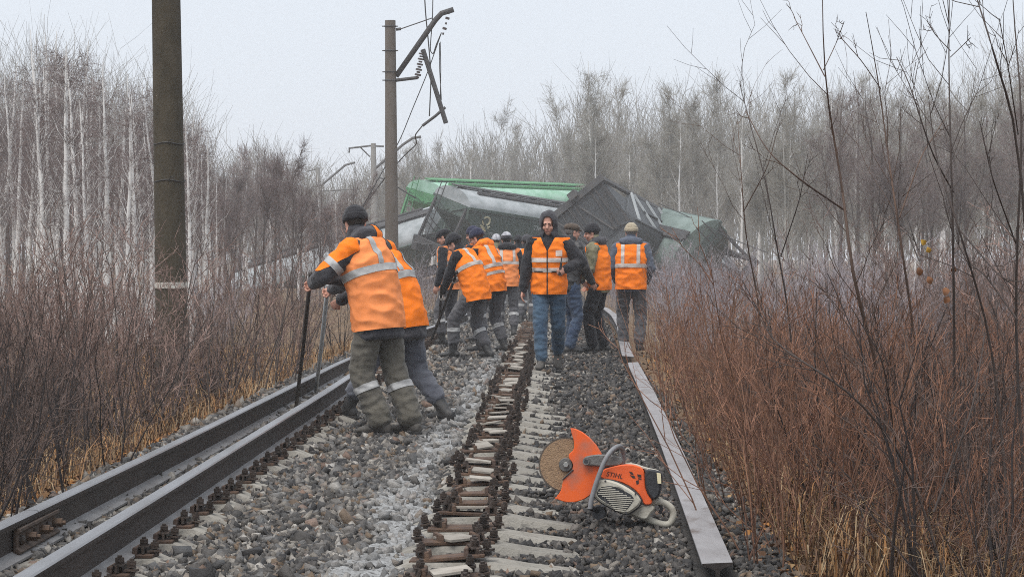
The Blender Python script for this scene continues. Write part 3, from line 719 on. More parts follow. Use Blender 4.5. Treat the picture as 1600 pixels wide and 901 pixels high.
M_BIRCH = mat('birch_bark', (.84, .83, .80), (.66, .64, .62), scale=3, rough=.85, stretch=(1, 1, .5), c3=(.09, .08, .075), s3=6, lo3=.63, hi3=.71, rand=.1)
nt = M_BIRCH.node_tree
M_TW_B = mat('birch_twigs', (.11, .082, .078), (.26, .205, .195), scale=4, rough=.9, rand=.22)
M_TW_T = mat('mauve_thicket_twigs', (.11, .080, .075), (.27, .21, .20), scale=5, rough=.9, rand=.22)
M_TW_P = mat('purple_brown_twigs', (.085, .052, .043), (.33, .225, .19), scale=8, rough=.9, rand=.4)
M_TW_G = mat('hazed_olive_grey_twigs', (.165, .150, .122), (.35, .33, .285), scale=3, rough=.9, rand=.2)  # olive grey lightened to put distance haze into the colour
M_BARK_G = mat('grey_aspen_bark', (.42, .41, .375), (.24, .23, .205), scale=4, rough=.9, stretch=(1, 1, .3), rand=.2)
M_BARK_D = mat('dark_bark', (.11, .088, .075), (.07, .055, .05), scale=5, rough=.9, stretch=(1, 1, .3), rand=.25)

KINDS = {}
def kind(key, name, makes, mb, mt):
    KINDS[key] = (name, [(t.mesh('trunk', mb), c.mesh('crown', mt)) for t, c in makes])
kind('birch', 'birch_tree', [make_tree(100 + i, 9.0, .10, n1=40, cb=.3, a1=32, l1=.15, m2=4, m3=4, droop=-.3, upb=.22, tw=.0052, twl=.45) for i in range(5)], M_BIRCH, M_TW_B)
kind('thicket', 'young_tree', [make_tree(140 + i, 7.0, .05, n1=30, cb=.08, a1=28, l1=.24, m2=4, m3=3, droop=.1, upb=.2, tw=.0055, twl=.5, fork=2) for i in range(4)], M_BARK_D, M_TW_T)
kind('aspen', 'aspen_tree', [make_tree(170 + i, 11.0, .09, n1=34, cb=.12, a1=28, l1=.24, m2=5, m3=4, droop=.12, upb=.3, tw=.0078, twl=.6, fork=2) for i in range(5)], M_BARK_G, M_TW_G)
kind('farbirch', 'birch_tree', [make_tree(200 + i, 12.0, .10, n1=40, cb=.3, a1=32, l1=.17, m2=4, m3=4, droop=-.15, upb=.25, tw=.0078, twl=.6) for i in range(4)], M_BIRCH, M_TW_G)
kind('oak', 'bare_tree', [make_tree(230 + i, 11.0, .10, n1=34, cb=.2, a1=42, l1=.26, m2=5, m3=4, droop=.02, upb=.2, tw=.0062, twl=.5, fork=2, bend=.06) for i in range(3)], M_BARK_D, M_TW_B)
def plant(key, x, y, s, rz, label, cat, group, sz=1.0, v=None, rng=random, tiltmax=.04):
    name, meshes = KINDS[key]; tm, cm = meshes[rng.randrange(len(meshes)) if v is None else v]
    e = empty(name, (x, y, gz(x, y) - .05), rz)
    e.rotation_euler = (rng.uniform(-tiltmax, tiltmax), rng.uniform(-tiltmax, tiltmax), rz); e.scale = (s, s, s * sz)
    tag(e, label, cat, group)
    link('trunk', tm, e); link('crown', cm, e)
    return e
SKY = [(-80, 70), (0, 85), (40, 60), (85, 28), (130, 65), (180, 92), (240, 105), (300, 150), (330, 235), (365, 225), (400, 205), (470, 235), (520, 268), (560, 250), (620, 235), (690, 225), (740, 205), (800, 192), (850, 195),
       (890, 150), (925, 100), (960, 150), (1000, 152), (1060, 128), (1110, 140), (1150, 122), (1215, 132), (1260, 138), (1300, 120), (1400, 122), (1500, 105), (1560, 75), (1600, 50), (1700, 35)]
def skyline(px): return float(np.interp(px, [a for a, b in SKY], [b for a, b in SKY]))
HK = dict(birch=9.0, thicket=7.0, aspen=11.0, farbirch=12.0, oak=11.0)
def wood(n, key, prange, drange, frac, seed, label, cat, group, minp=None):
    rg = random.Random(seed)
    for i in range(n):
        px = prange[0] + (prange[1] - prange[0]) * (i + rg.random()) / n
        d = rg.uniform(*drange); h = (CH + (HY - skyline(px + rg.uniform(-8, 8))) / F * d) * rg.uniform(*frac) + .4
        x = (px - CX) / F * d
        if abs(x - xc(d)) < 2.6: continue
        plant(key, x, d, h / HK[key], rg.uniform(0, 6.28), label, cat, group, rng=rg, tiltmax=.07 if key == 'birch' else .04)
# left: birches in front of a purple-brown thicket
wood(34, 'birch', (-60, 345), (44, 66), (.72, 1.0), 1, 'slender bare white-stemmed birch in the stand behind the left pole', 'tree', 'birches left of the track')
wood(24, 'birch', (50, 325), (36, 50), (.8, 1.02), 12, 'slender bare white-stemmed birch in the stand behind the left pole', 'tree', 'birches left of the track')
wood(28, 'thicket', (-80, 345), (60, 105), (.45, .8), 2, 'dark twiggy young tree in the thicket behind the left birches', 'tree', 'thicket behind the birches')
wood(15, 'thicket', (330, 560), (62, 110), (.6, .95), 3, 'dark twiggy young tree between the two big concrete poles', 'tree', 'young trees between the poles')
wood(14, 'birch', (310, 560), (70, 110), (.7, .95), 4, 'hazy bare birch between the two big concrete poles', 'tree', 'birches between the poles')
# middle distance: hazy wood behind the wreck
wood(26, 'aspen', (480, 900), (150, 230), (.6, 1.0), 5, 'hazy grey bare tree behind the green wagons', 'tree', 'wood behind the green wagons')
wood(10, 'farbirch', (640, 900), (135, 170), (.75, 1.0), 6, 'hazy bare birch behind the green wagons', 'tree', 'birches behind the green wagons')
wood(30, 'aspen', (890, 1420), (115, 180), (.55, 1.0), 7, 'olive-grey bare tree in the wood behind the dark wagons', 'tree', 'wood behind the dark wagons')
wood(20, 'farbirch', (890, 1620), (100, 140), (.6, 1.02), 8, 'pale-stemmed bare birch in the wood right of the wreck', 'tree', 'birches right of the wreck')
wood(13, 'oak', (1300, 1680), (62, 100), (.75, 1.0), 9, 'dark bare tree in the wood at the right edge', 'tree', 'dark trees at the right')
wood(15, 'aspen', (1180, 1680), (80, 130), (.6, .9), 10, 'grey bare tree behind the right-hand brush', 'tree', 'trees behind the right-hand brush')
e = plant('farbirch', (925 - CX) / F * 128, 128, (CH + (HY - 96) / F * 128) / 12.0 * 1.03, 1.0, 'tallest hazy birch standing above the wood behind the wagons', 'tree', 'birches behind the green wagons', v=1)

# far wood, one grey mass
def far_wood():
    rs = np.random.RandomState(77); N = 9000
    px = rs.uniform(-150, 1750, N); d = rs.uniform(180, 300, N)
    hh = np.array([skyline(p) for p in px]); h = np.maximum(3, (CH + (HY - hh) / F * d) * rs.uniform(.45, .93, N))
    x = (px - CX) / F * d; z0 = h * rs.uniform(0, .55, N)
    le = rs.normal(0, .12, (N, 2)) * h[:, None]
    P = np.stack([np.stack([x, d, z0 - .8], -1), np.stack([x + le[:, 0] * .4, d + le[:, 1] * .4, (z0 + h) / 2], -1), np.stack([x + le[:, 0], d + le[:, 1], h], -1)], 1)
    t = Twigs(); t.add(P, taper(N, 3, rs.uniform(.02, .06, N), .01))
    B, LB, _ = spawn(rs, P, h, 4, .2, 1, 32, 10, .22, 3, .1, .05); t.add(B, taper(len(B), 3, .02, .01))
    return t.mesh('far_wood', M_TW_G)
tag(link('far_wood', far_wood()), 'hazy grey mass of far-off bare wood along the horizon', 'wood', kind='stuff')

# ------------------------------------------------------------------ brush
M_ST_R = mat('reddish_stems', (.235, .115, .065), (.085, .046, .032), scale=5, rough=.75, rand=.3)
M_TW_R = mat('reddish_twigs', (.10, .044, .030), (.33, .165, .10), scale=9, rough=.8, rand=.3)
M_ST_D = mat('dark_stems', (.016, .012, .012), (.035, .027, .025), scale=6, rough=.8, rand=.25)
M_TW_D = mat('dark_twigs', (.026, .018, .016), (.21, .145, .12), scale=9, rough=.85, rand=.3)
M_TW_L = mat('lilac_grey_twigs', (.19, .16, .17), (.46, .425, .455), scale=7, rough=.85, rand=.25)  # lilac grey made paler still, painting in bluish haze beyond the brush
M_ST_L = mat('lilac_grey_stems', (.20, .165, .16), (.26, .23, .235), scale=4, rough=.85, rand=.25)
kind('osier', 'osier_shrub', [make_shrub(300 + i, 1.55, 15, .75, .0055, m2=4, m3=3, a2=34, tw=.0023, lean=.42, wob=.03) for i in range(4)], M_ST_R, M_TW_R)
kind('dark', 'dark_shrub', [make_shrub(320 + i, 1.6, 8, .6, .011, m2=6, m3=3, a2=42, tw=.0026, lean=.55, l2=.42, m4=1, wob=.035) for i in range(4)], M_ST_D, M_TW_D)
kind('lilac', 'grey_shrub', [make_shrub(340 + i, 2.3, 16, 1.1, .008, m2=7, m3=4, a2=26, tw=.0036, lean=.3) for i in range(4)], M_ST_L, M_TW_L)
kind('brown', 'brown_shrub', [make_shrub(360 + i, 2.4, 11, 1.0, .012, m2=7, m3=4, a2=32, tw=.0036, lean=.4, m4=1, wob=.03) for i in range(4)], M_BARK_D, M_TW_P)
def edge_r(d): return r3x(min(max(d, 8.6), 56)) + .22
rg = random.Random(44)
def brush(n, key, drange, xoff, srange, label, group, side=1, dpow=1.0):
    for i in range(n):
        d = drange[0] + (drange[1] - drange[0]) * rg.random() ** dpow
        if side > 0: x0 = edge_r(d) + xoff[0]; x1 = min((1680 - CX) / F * d, edge_r(d) + xoff[1])
        else: x0 = max((-60 - CX) / F * d, r1x(min(d, 60)) - xoff[1]); x1 = r1x(min(d, 60)) - xoff[0]
        if x1 <= x0: continue
        x = rg.uniform(x0, x1)
        plant(key, x, d, rg.uniform(*srange), rg.uniform(0, 6.28), label, 'shrub', group, rng=rg, tiltmax=.12)
brush(64, 'osier', (9.8, 17.5), (.14, 3.2), (.62, 1.0), 'reddish-brown osier shrub in the near brush beside the overturned rail', 'near osier shrubs', dpow=.8)
brush(76, 'osier', (16, 34), (.12, 5.5), (.7, 1.05), 'reddish osier shrub farther along the right side of the track', 'farther osier shrubs')
brush(34, 'dark', (9.4, 17), (.55, 3.4), (.6, 1.0), 'dark twiggy shrub in the near right-hand brush', 'dark shrubs on the right')
brush(70, 'lilac', (26, 70), (.5, 13), (.6, 1.0), 'pale lilac-grey shrub behind the reddish brush on the right', 'lilac-grey shrubs')
brush(24, 'brown', (18, 45), (3.0, 10), (.7, 1.15), 'tall brown shrub in the right-hand brush', 'brown shrubs on the right')
# left
brush(28, 'dark', (10.5, 24), (.45, 3.4), (.6, 1.0), 'dark thorny shrub beside the pushed-out rail on the left', 'dark shrubs on the left', side=-1)
brush(30, 'brown', (18, 44), (.7, 9), (.6, .98), 'brown twiggy shrub between the left rail and the birches', 'brown shrubs on the left', side=-1)
brush(14, 'lilac', (36, 75), (1.2, 14), (.55, .95), 'pale grey shrub at the foot of the left wood', 'grey shrubs on the left', side=-1)
brush(16, 'dark', (24, 50), (.5, 2.2), (.55, .85), 'dark low shrub along the left side of the far track', 'low shrubs by the far track', side=-1)

rg2 = random.Random(91)
for i in range(34):
    d = rg2.uniform(62, 93); px = rg2.choice((rg2.uniform(480, 760), rg2.uniform(1000, 1220), rg2.uniform(600, 1150)))
    plant(rg2.choice(('lilac', 'brown')), (px - CX) / F * d, d, rg2.uniform(.45, .85), rg2.uniform(0, 6.28), 'twiggy shrub growing in front of the wrecked wagons', 'shrub', 'shrubs before the wreck', rng=rg2)

# dry grass and leaf litter
M_GRASS = mat('dry_grass', (.36, .23, .10), rough=.9, attr=True)
def grass(name, label, N, fn, seed, h=(.15, .5)):
    rs = np.random.RandomState(seed); x, y = fn(rs, N); N = len(x); z = ground_z(x, y) - .03
    cl = .5 + .5 * fbm(x * 1.1, y * .7, seed + 3); keep = rs.rand(N) < cl * 1.2; x, y, z = x[keep], y[keep], z[keep]; N = len(x)
    H = rs.uniform(h[0], h[1], N); az = rs.uniform(0, 6.28, N); le = rs.uniform(.1, 1.3, N) * H
    D = np.stack([np.cos(az), np.sin(az), np.zeros(N)], -1); S = np.stack([-np.sin(az), np.cos(az), np.zeros(N)], -1) * rs.uniform(.002, .0045, N)[:, None]
    p = np.stack([x, y, z], -1); m = p + D * (le * .35)[:, None] + np.array([0, 0, 1]) * (H * .7)[:, None]; t = p + D * le[:, None] + np.array([0, 0, 1]) * (H * rs.uniform(.6, 1, N))[:, None]
    V = np.stack([p - S, p + S, m + S * .8, m - S * .8, t + S * .25, t - S * .25], 1).reshape(-1, 3)
    Fq = (np.array([(0, 1, 2, 3), (3, 2, 4, 5)])[None] + (np.arange(N) * 6)[:, None, None]).reshape(-1, 4)
    me = mesh_np(name, V, Fq, M_GRASS)
    pal = np.array([(.34, .21, .10), (.26, .145, .07), (.40, .29, .17), (.13, .075, .045), (.36, .18, .07)])
    color_attr(me, np.repeat(pal[rs.choice(5, N)] * rs.uniform(.35, 1.15, (N, 1)), 6, 0))
    tag(link(name, me), label, 'grass', kind='stuff')
def right_pts(rs, N):
    d = np.exp(rs.uniform(np.log(9.6), np.log(34), N)); e = np.array([edge_r(q) for q in d]); x = e + .14 + rs.rand(N) ** .8 * np.minimum(6, d * .3)
    return x, d
def left_pts(rs, N):
    d = np.exp(rs.uniform(np.log(9.5), np.log(40), N)); e = np.array([r1x(min(q, 60)) for q in d]); x = e - .5 - rs.rand(N) * np.minimum(6, d * .3)
    return x, d
grass('dry_grass', 'tan dry grass under the right-hand brush', 80000, right_pts, 61, (.08, .5))
grass('dry_grass', 'tan dry grass and weeds under the left-hand brush', 60000, left_pts, 62, (.05, .3))

# fallen leaves on the soil beside the bed
def leaves(name, label, N, fn, seed):
    rs = np.random.RandomState(seed); x, y = fn(rs, N); x = x - np.sign(x) * .25 * rs.rand(N); z = ground_z(x, y) - .015
    a = rs.uniform(0, 6.28, N); s = rs.uniform(.018, .04, N); t1, t2 = rs.normal(0, .5, N), rs.normal(0, .5, N)
    e1 = np.stack([np.cos(a), np.sin(a), t1], -1) * s[:, None]; e2 = np.stack([-np.sin(a), np.cos(a), t2], -1) * (s * .55)[:, None]
    c = np.stack([x, y, z + s * .5], -1); lift = np.array([0, 0, 1.]) * (s * .35)[:, None]
    V = np.stack([c - e1, c - e2 + lift, c + e1, c + e2 + lift], 1).reshape(-1, 3)
    Fq = (np.array([(0, 1, 2), (0, 2, 3)])[None] + (np.arange(N) * 4)[:, None, None]).reshape(-1, 3)
    me = mesh_np(name, V, Fq, M_GRASS); pal = np.array([(.24, .13, .06), (.17, .09, .05), (.33, .21, .10), (.38, .17, .05), (.12, .075, .05)])
    color_attr(me, np.repeat(pal[rs.choice(5, N)] * rs.uniform(.6, 1.2, (N, 1)), 4, 0)); tag(link(name, me), label, 'leaves', kind='stuff')
leaves('fallen_leaves', 'brown fallen leaves under the right-hand brush', 30000, right_pts, 71)
leaves('fallen_leaves', 'brown fallen leaves under the left-hand brush', 26000, left_pts, 72)

# tall saplings leaning over the right-hand brush, built one by one
M_SAP = mat('brown_sapling_bark', (.105, .062, .042), (.07, .045, .035), scale=5, rough=.75, rand=.2)
M_SAPD = mat('dark_sapling_bark', (.045, .034, .030), (.07, .052, .045), scale=5, rough=.8)
def sapling(label, d, stems, m, seed, tw=.0022, nt=3, dense=1.0, rb=.012):
    rs = np.random.RandomState(seed); e0 = None; tr, cr = Twigs(), Twigs()
    base = None
    for si, (pts, r) in enumerate(stems):
        q = np.array([at(a, b, d + .25 * math.sin(i * 1.7 + si * 2.1)) for i, (a, b) in enumerate(pts)])
        if base is None:
            base = Vector((q[0][0], q[0][1], gz(q[0][0], q[0][1]))); q[0][2] = min(q[0][2], base.z - .05)
        s = np.linspace(0, len(q) - 1, 14); P = np.stack([np.interp(s, np.arange(len(q)), q[:, c]) for c in range(3)], -1)
        for _ in range(2): P[1:-1] = (P[:-2] + 2 * P[1:-1] + P[2:]) / 4
        P = (P - np.array(base))[None]; L = np.array([np.linalg.norm(np.diff(P[0], axis=0), axis=1).sum()])
        tr.add(P, taper(1, 14, r * .78, .0022), 6)
        B, LB, _ = spawn(rs, P, L, int(nt * dense * (2 if si == 0 else 1)), .25, 1, 30, 9, .2, 5, .2, .04); cr.add(B, taper(len(B), 5, tw * 1.2, tw * .5), 3)
        C, LC, _ = spawn(rs, B, LB, 3, .3, 1, 36, 10, .4, 3, .1, .05); cr.add(C, taper(len(C), 3, tw * .8, tw * .45), 3)
    o = empty('sapling', base); tag(o, label, 'sapling', 'tall saplings on the right')
    link('trunk', tr.mesh('trunk', m), o); link('crown', cr.mesh('crown', m), o)
    return o
sapling('tall brown sapling with a forked top, left-most of the tall ones on the right', 11.5, [([(1420, 760), (1385, 600), (1345, 490), (1325, 400), (1320, 300), (1298, 200), (1285, 105), (1284, -10)], .017), ([(1322, 330), (1255, 285), (1200, 240), (1165, 175)], .007), ([(1288, 120), (1262, 70), (1240, 28)], .004), ([(1286, 110), (1305, 70), (1318, 35)], .0035)], M_SAP, 1)
sapling('brown sapling whose long branch arches left towards the wood', 12.5, [([(1455, 780), (1440, 600), (1420, 460), (1400, 330), (1385, 230), (1373, 130), (1352, 20)], .013), ([(1376, 140), (1345, 95), (1315, 62)], .004), ([(1405, 340), (1440, 240), (1480, 180)], .006)], M_SAP, 2)
o_leafy = sapling('straight dark sapling with a few curled yellow and brown leaves', 11.0, [([(1492, 800), (1492, 600), (1490, 420), (1486, 260), (1481, 120), (1482, -10)], .012), ([(1489, 300), (1455, 240), (1420, 130), (1400, 90)], .006), ([(1484, 80), (1460, 55), (1448, 35)], .003), ([(1484, 90), (1505, 70), (1515, 60)], .003)], M_SAPD, 3)
sapling('dark sapling leaning left across the right edge of the view', 10.2, [([(1640, 430), (1600, 230), (1565, 130), (1545, 60), (1525, 0), (1520, -20)], .010), ([(1590, 210), (1575, 110), (1560, 30)], .004)], M_SAPD, 4)
sapling('thin dark sapling with a long bough sloping down to the right', 10.6, [([(1590, 820), (1560, 560), (1520, 430), (1490, 330), (1460, 250), (1450, 150)], .010), ([(1500, 360), (1560, 430), (1620, 470)], .006)], M_SAPD, 5)
sapling('many-branched dark sapling low at the right, crossing the tan grass', 9.8, [([(1500, 900), (1440, 760), (1370, 650), (1300, 590), (1210, 540), (1190, 500)], .010), ([(1400, 690), (1380, 560), (1330, 480)], .006), ([(1460, 800), (1520, 640), (1540, 520)], .007)], M_SAPD, 6, nt=6)
sapling('slim brown sapling just right of the wreck', 17, [([(1195, 600), (1190, 480), (1165, 380), (1158, 270), (1152, 190)], .012), ([(1162, 330), (1200, 260), (1215, 200)], .006)], M_SAP, 7)
sapling('slim dark sapling between the wreck and the tall brown one', 15, [([(1250, 640), (1238, 500), (1215, 400), (1200, 290), (1170, 190), (1155, 130)], .010), ([(1220, 400), (1250, 310), (1262, 240)], .006)], M_SAPD, 8)
sapling('dark sapling rising out of frame at the far right edge', 10.8, [([(1620, 820), (1590, 620), (1585, 420), (1600, 200), (1585, 60), (1580, -20)], .012), ([(1587, 380), (1550, 280), (1530, 190)], .006), ([(1590, 500), (1540, 430), (1500, 400)], .006)], M_SAPD, 9, nt=4)
M_LEAFB = mat('curled_brown_leaf', (.25, .105, .045), (.15, .07, .035), scale=30, rough=.8)
M_LEAFY = mat('yellow_leaf', (.62, .40, .05), (.50, .27, .04), scale=30, rough=.75)
for a, b, big, m in ((1442, 378, .036, M_LEAFY), (1450, 390, .034, M_LEAFY), (1436, 424, .042, M_LEAFB), (1452, 438, .04, M_LEAFB), (1490, 420, .036, M_LEAFB), (1477, 456, .045, M_LEAFB), (1479, 468, .04, M_LEAFB)):
    c = at(a, b, 11.0) - o_leafy.location; r = random.Random(a * 7 + b); vs = []; fs = []
    q = Matrix.Rotation(r.uniform(-1, 1), 3, 'Y') @ Matrix.Rotation(r.uniform(-.6, .6), 3, 'X')
    for i in range(5):
        t = i / 4; w = math.sin(math.pi * min(.97, t * .9 + .06)) * big * .42
        for j in (-1, 0, 1): vs.append(c + q @ Vector((j * w, -.35 * w * abs(j) - .25 * big * math.sin(t * 2.6), big * (t - .5))))
    for i in range(4):
        for j in range(2): fs.append((i * 3 + j, i * 3 + j + 1, i * 3 + j + 4, i * 3 + j + 3))
    mbb = MB(); mbb.add(vs, fs); mbb.build('leaf', m, o_leafy, smooth=True)
# ------------------------------------------------------------------ people
WORK = bpy.data.scenes.new('workbench')          # scratch scene for the remesher, removed below
def remesh(mb, name, m, voxel, smooth=3, ratio=None, noise_amp=0.0, nscale=9.0, stretch=(1, 1, .6), seed=0):
    me = bpy.data.meshes.new(name); me.from_pydata(mb.v, [], mb.f)
    ob = bpy.data.objects.new('tmp', me); WORK.collection.objects.link(ob)
    md = ob.modifiers.new('r', 'REMESH'); md.mode = 'VOXEL'; md.voxel_size = voxel
    if smooth:
        sm = ob.modifiers.new('s', 'SMOOTH'); sm.factor = .5; sm.iterations = smooth
    if ratio:
        dc = ob.modifiers.new('d', 'DECIMATE'); dc.ratio = ratio
    with bpy.context.temp_override(scene=WORK, view_layer=WORK.view_layers[0]):
        dg = bpy.context.evaluated_depsgraph_get(); dg.update()
    out = bpy.data.meshes.new_from_object(ob.evaluated_get(dg)); out.name = name
    bpy.data.objects.remove(ob); bpy.data.meshes.remove(me)
    out.materials.clear(); out.materials.append(m)
    n = len(out.polygons); out.polygons.foreach_set('use_smooth', np.ones(n, bool))
    if noise_amp:
        off = Vector((seed * 3.7, seed * 1.3, 0))
        N_ = np.empty(len(out.vertices) * 3, np.float32); out.vertices.foreach_get('normal', N_); N_ = N_.reshape(-1, 3)
        V_ = np.empty(len(out.vertices) * 3, np.float32); out.vertices.foreach_get('co', V_); V_ = V_.reshape(-1, 3)
        Q_ = V_ * np.array(stretch) * nscale + np.array(off)
        amt = np.array([(1 - 2 * abs(noise.noise(q))) * .8 + noise.noise(q * 2.3) * .5 - .35 for q in map(Vector, Q_.tolist())])
        out.vertices.foreach_set('co', (V_ + N_ * (noise_amp * amt)[:, None]).astype(np.float32).ravel())
    out.update(); return out
def band(src, planes, off, m, name='reflective_stripe'):
    """cut a strip out of a garment between planes (keep the positive side) and lift it off the cloth"""
    bm = bmesh.new(); bm.from_mesh(src)
    for co, no in planes:
        if not bm.faces: break
        bmesh.ops.bisect_plane(bm, geom=list(bm.verts) + list(bm.edges) + list(bm.faces), plane_co=co, plane_no=no, clear_inner=True)
    if not bm.faces: bm.free(); return None
    bm.normal_update()
    for v in bm.verts: v.co += v.normal * off
    # each loose piece becomes a mesh of its own, crumbs are dropped
    bm.verts.index_update(); seen = set(); outs = []
    for v0 in bm.verts:
        if v0.index in seen: continue
        st = [v0]; seen.add(v0.index); comp = []
        while st:
            v = st.pop(); comp.append(v)
            for e in v.link_edges:
                w = e.other_vert(v)
                if w.index not in seen: seen.add(w.index); st.append(w)
        fs = {f for v in comp for f in v.link_faces}
        if sum(f.calc_area() for f in fs) < 4e-4: continue
        ix = {v.index: i for i, v in enumerate(comp)}
        me = bpy.data.meshes.new(name); me.from_pydata([v.co[:] for v in comp], [], [[ix[v.index] for v in f.verts] for f in fs])
        me.polygons.foreach_set('use_smooth', np.ones(len(me.polygons), bool)); me.materials.append(m); outs.append(me)
    bm.free()
    return outs
def cloth(name, c, c2=None, rough=.85, s=10, bump=.5): return mat(name, c, c2 or tuple(q * .72 for q in c), scale=s, rough=rough, bump=bump, bscale=26, spec=.25, sheen=.15)
C_OR = mat('orange_vest_cloth', (.97, .225, .012), (.93, .205, .011), scale=7, rough=.75, bump=.2, bscale=14, spec=.25)
C_ORP = mat('faded_orange_cloth', (.95, .315, .105), (.90, .28, .085), scale=6, rough=.8, bump=.25, bscale=12, spec=.25)
C_REF = mat('silver_reflective_tape', (.44, .435, .425), (.34, .335, .33), scale=14, rough=.5, bump=.2, bscale=40)
C_REFP = mat('pale_reflective_tape', (.60, .53, .48), (.50, .44, .40), scale=14, rough=.55, bump=.2, bscale=40)
C_BLK = cloth('black_cloth', (.013, .013, .016), (.026, .025, .029)); C_NAVY = cloth('navy_knit', (.014, .016, .04), (.028, .03, .062), bump=.8)
C_CHAR = cloth('charcoal_cloth', (.036, .035, .041), (.062, .06, .067)); C_LEATH = mat('black_leather', (.022, .021, .022), (.04, .038, .038), scale=9, rough=.42, bump=.6, bscale=18, spec=.5)
C_KHAK = cloth('dirty_khaki_cloth', (.135, .122, .098), (.085, .078, .066), s=5); C_BLUG = cloth('blue_grey_cloth', (.125, .13, .15), (.085, .09, .11), s=6)
C_GREY = cloth('grey_work_cloth', (.115, .112, .118), (.075, .073, .08), s=6); C_JEAN = cloth('blue_denim', (.032, .062, .105), (.062, .105, .155), s=5)
C_JEAN2 = cloth('dark_denim', (.03, .05, .095), (.055, .08, .125), s=5); C_OLIV = mat('mottled_olive_cloth', (.19, .175, .105), (.28, .255, .165), scale=9, rough=.85, bump=.5, bscale=20, c3=(.085, .085, .05), s3=15, lo3=.55, hi3=.65)
C_RUB = mat('dull_black_rubber', (.024, .024, .025), (.055, .052, .05), scale=9, rough=.55, bump=.3, bscale=20)
C_DUST = mat('dusty_boot_leather', (.055, .048, .042), (.10, .092, .082), scale=10, rough=.8, bump=.3, bscale=25)
C_BEIG = cloth('beige_knit', (.42, .36, .26), (.33, .28, .20), bump=.9); C_BRWN = cloth('brown_tweed', (.10, .072, .052), (.06, .045, .035), s=30)
C_GRYK = mat('grey_patterned_knit', (.50, .50, .52), (.30, .30, .33), scale=24, rough=.9, bump=.8, bscale=50, lo=.45, hi=.55)
C_HOOD = cloth('slate_blue_cloth', (.105, .12, .155), (.075, .088, .12)); C_GLOV = cloth('white_work_glove', (.62, .60, .56), (.46, .44, .41), s=20)
C_SKIN = mat('skin', (.56, .305, .225), (.50, .25, .18), scale=12, rough=.55, bump=.15, bscale=60)
C_HAIR = mat('short_dark_hair', (.035, .026, .02), (.06, .048, .04), scale=60, rough=.7, bump=.6, bscale=120); C_HAIRG = mat('short_grey_hair', (.26, .24, .22), (.16, .15, .14), scale=60, rough=.7, bump=.6, bscale=120)
C_EYE = mat('eye', (.05, .04, .035), rough=.2); C_LIP = mat('lips', (.42, .17, .14), rough=.5); C_PATCH = mat('white_patch', (.75, .55, .45), (.8, .68, .6), scale=40, rough=.7)
C_ZIP = mat('zip_tape', (.015, .015, .015), rough=.5)

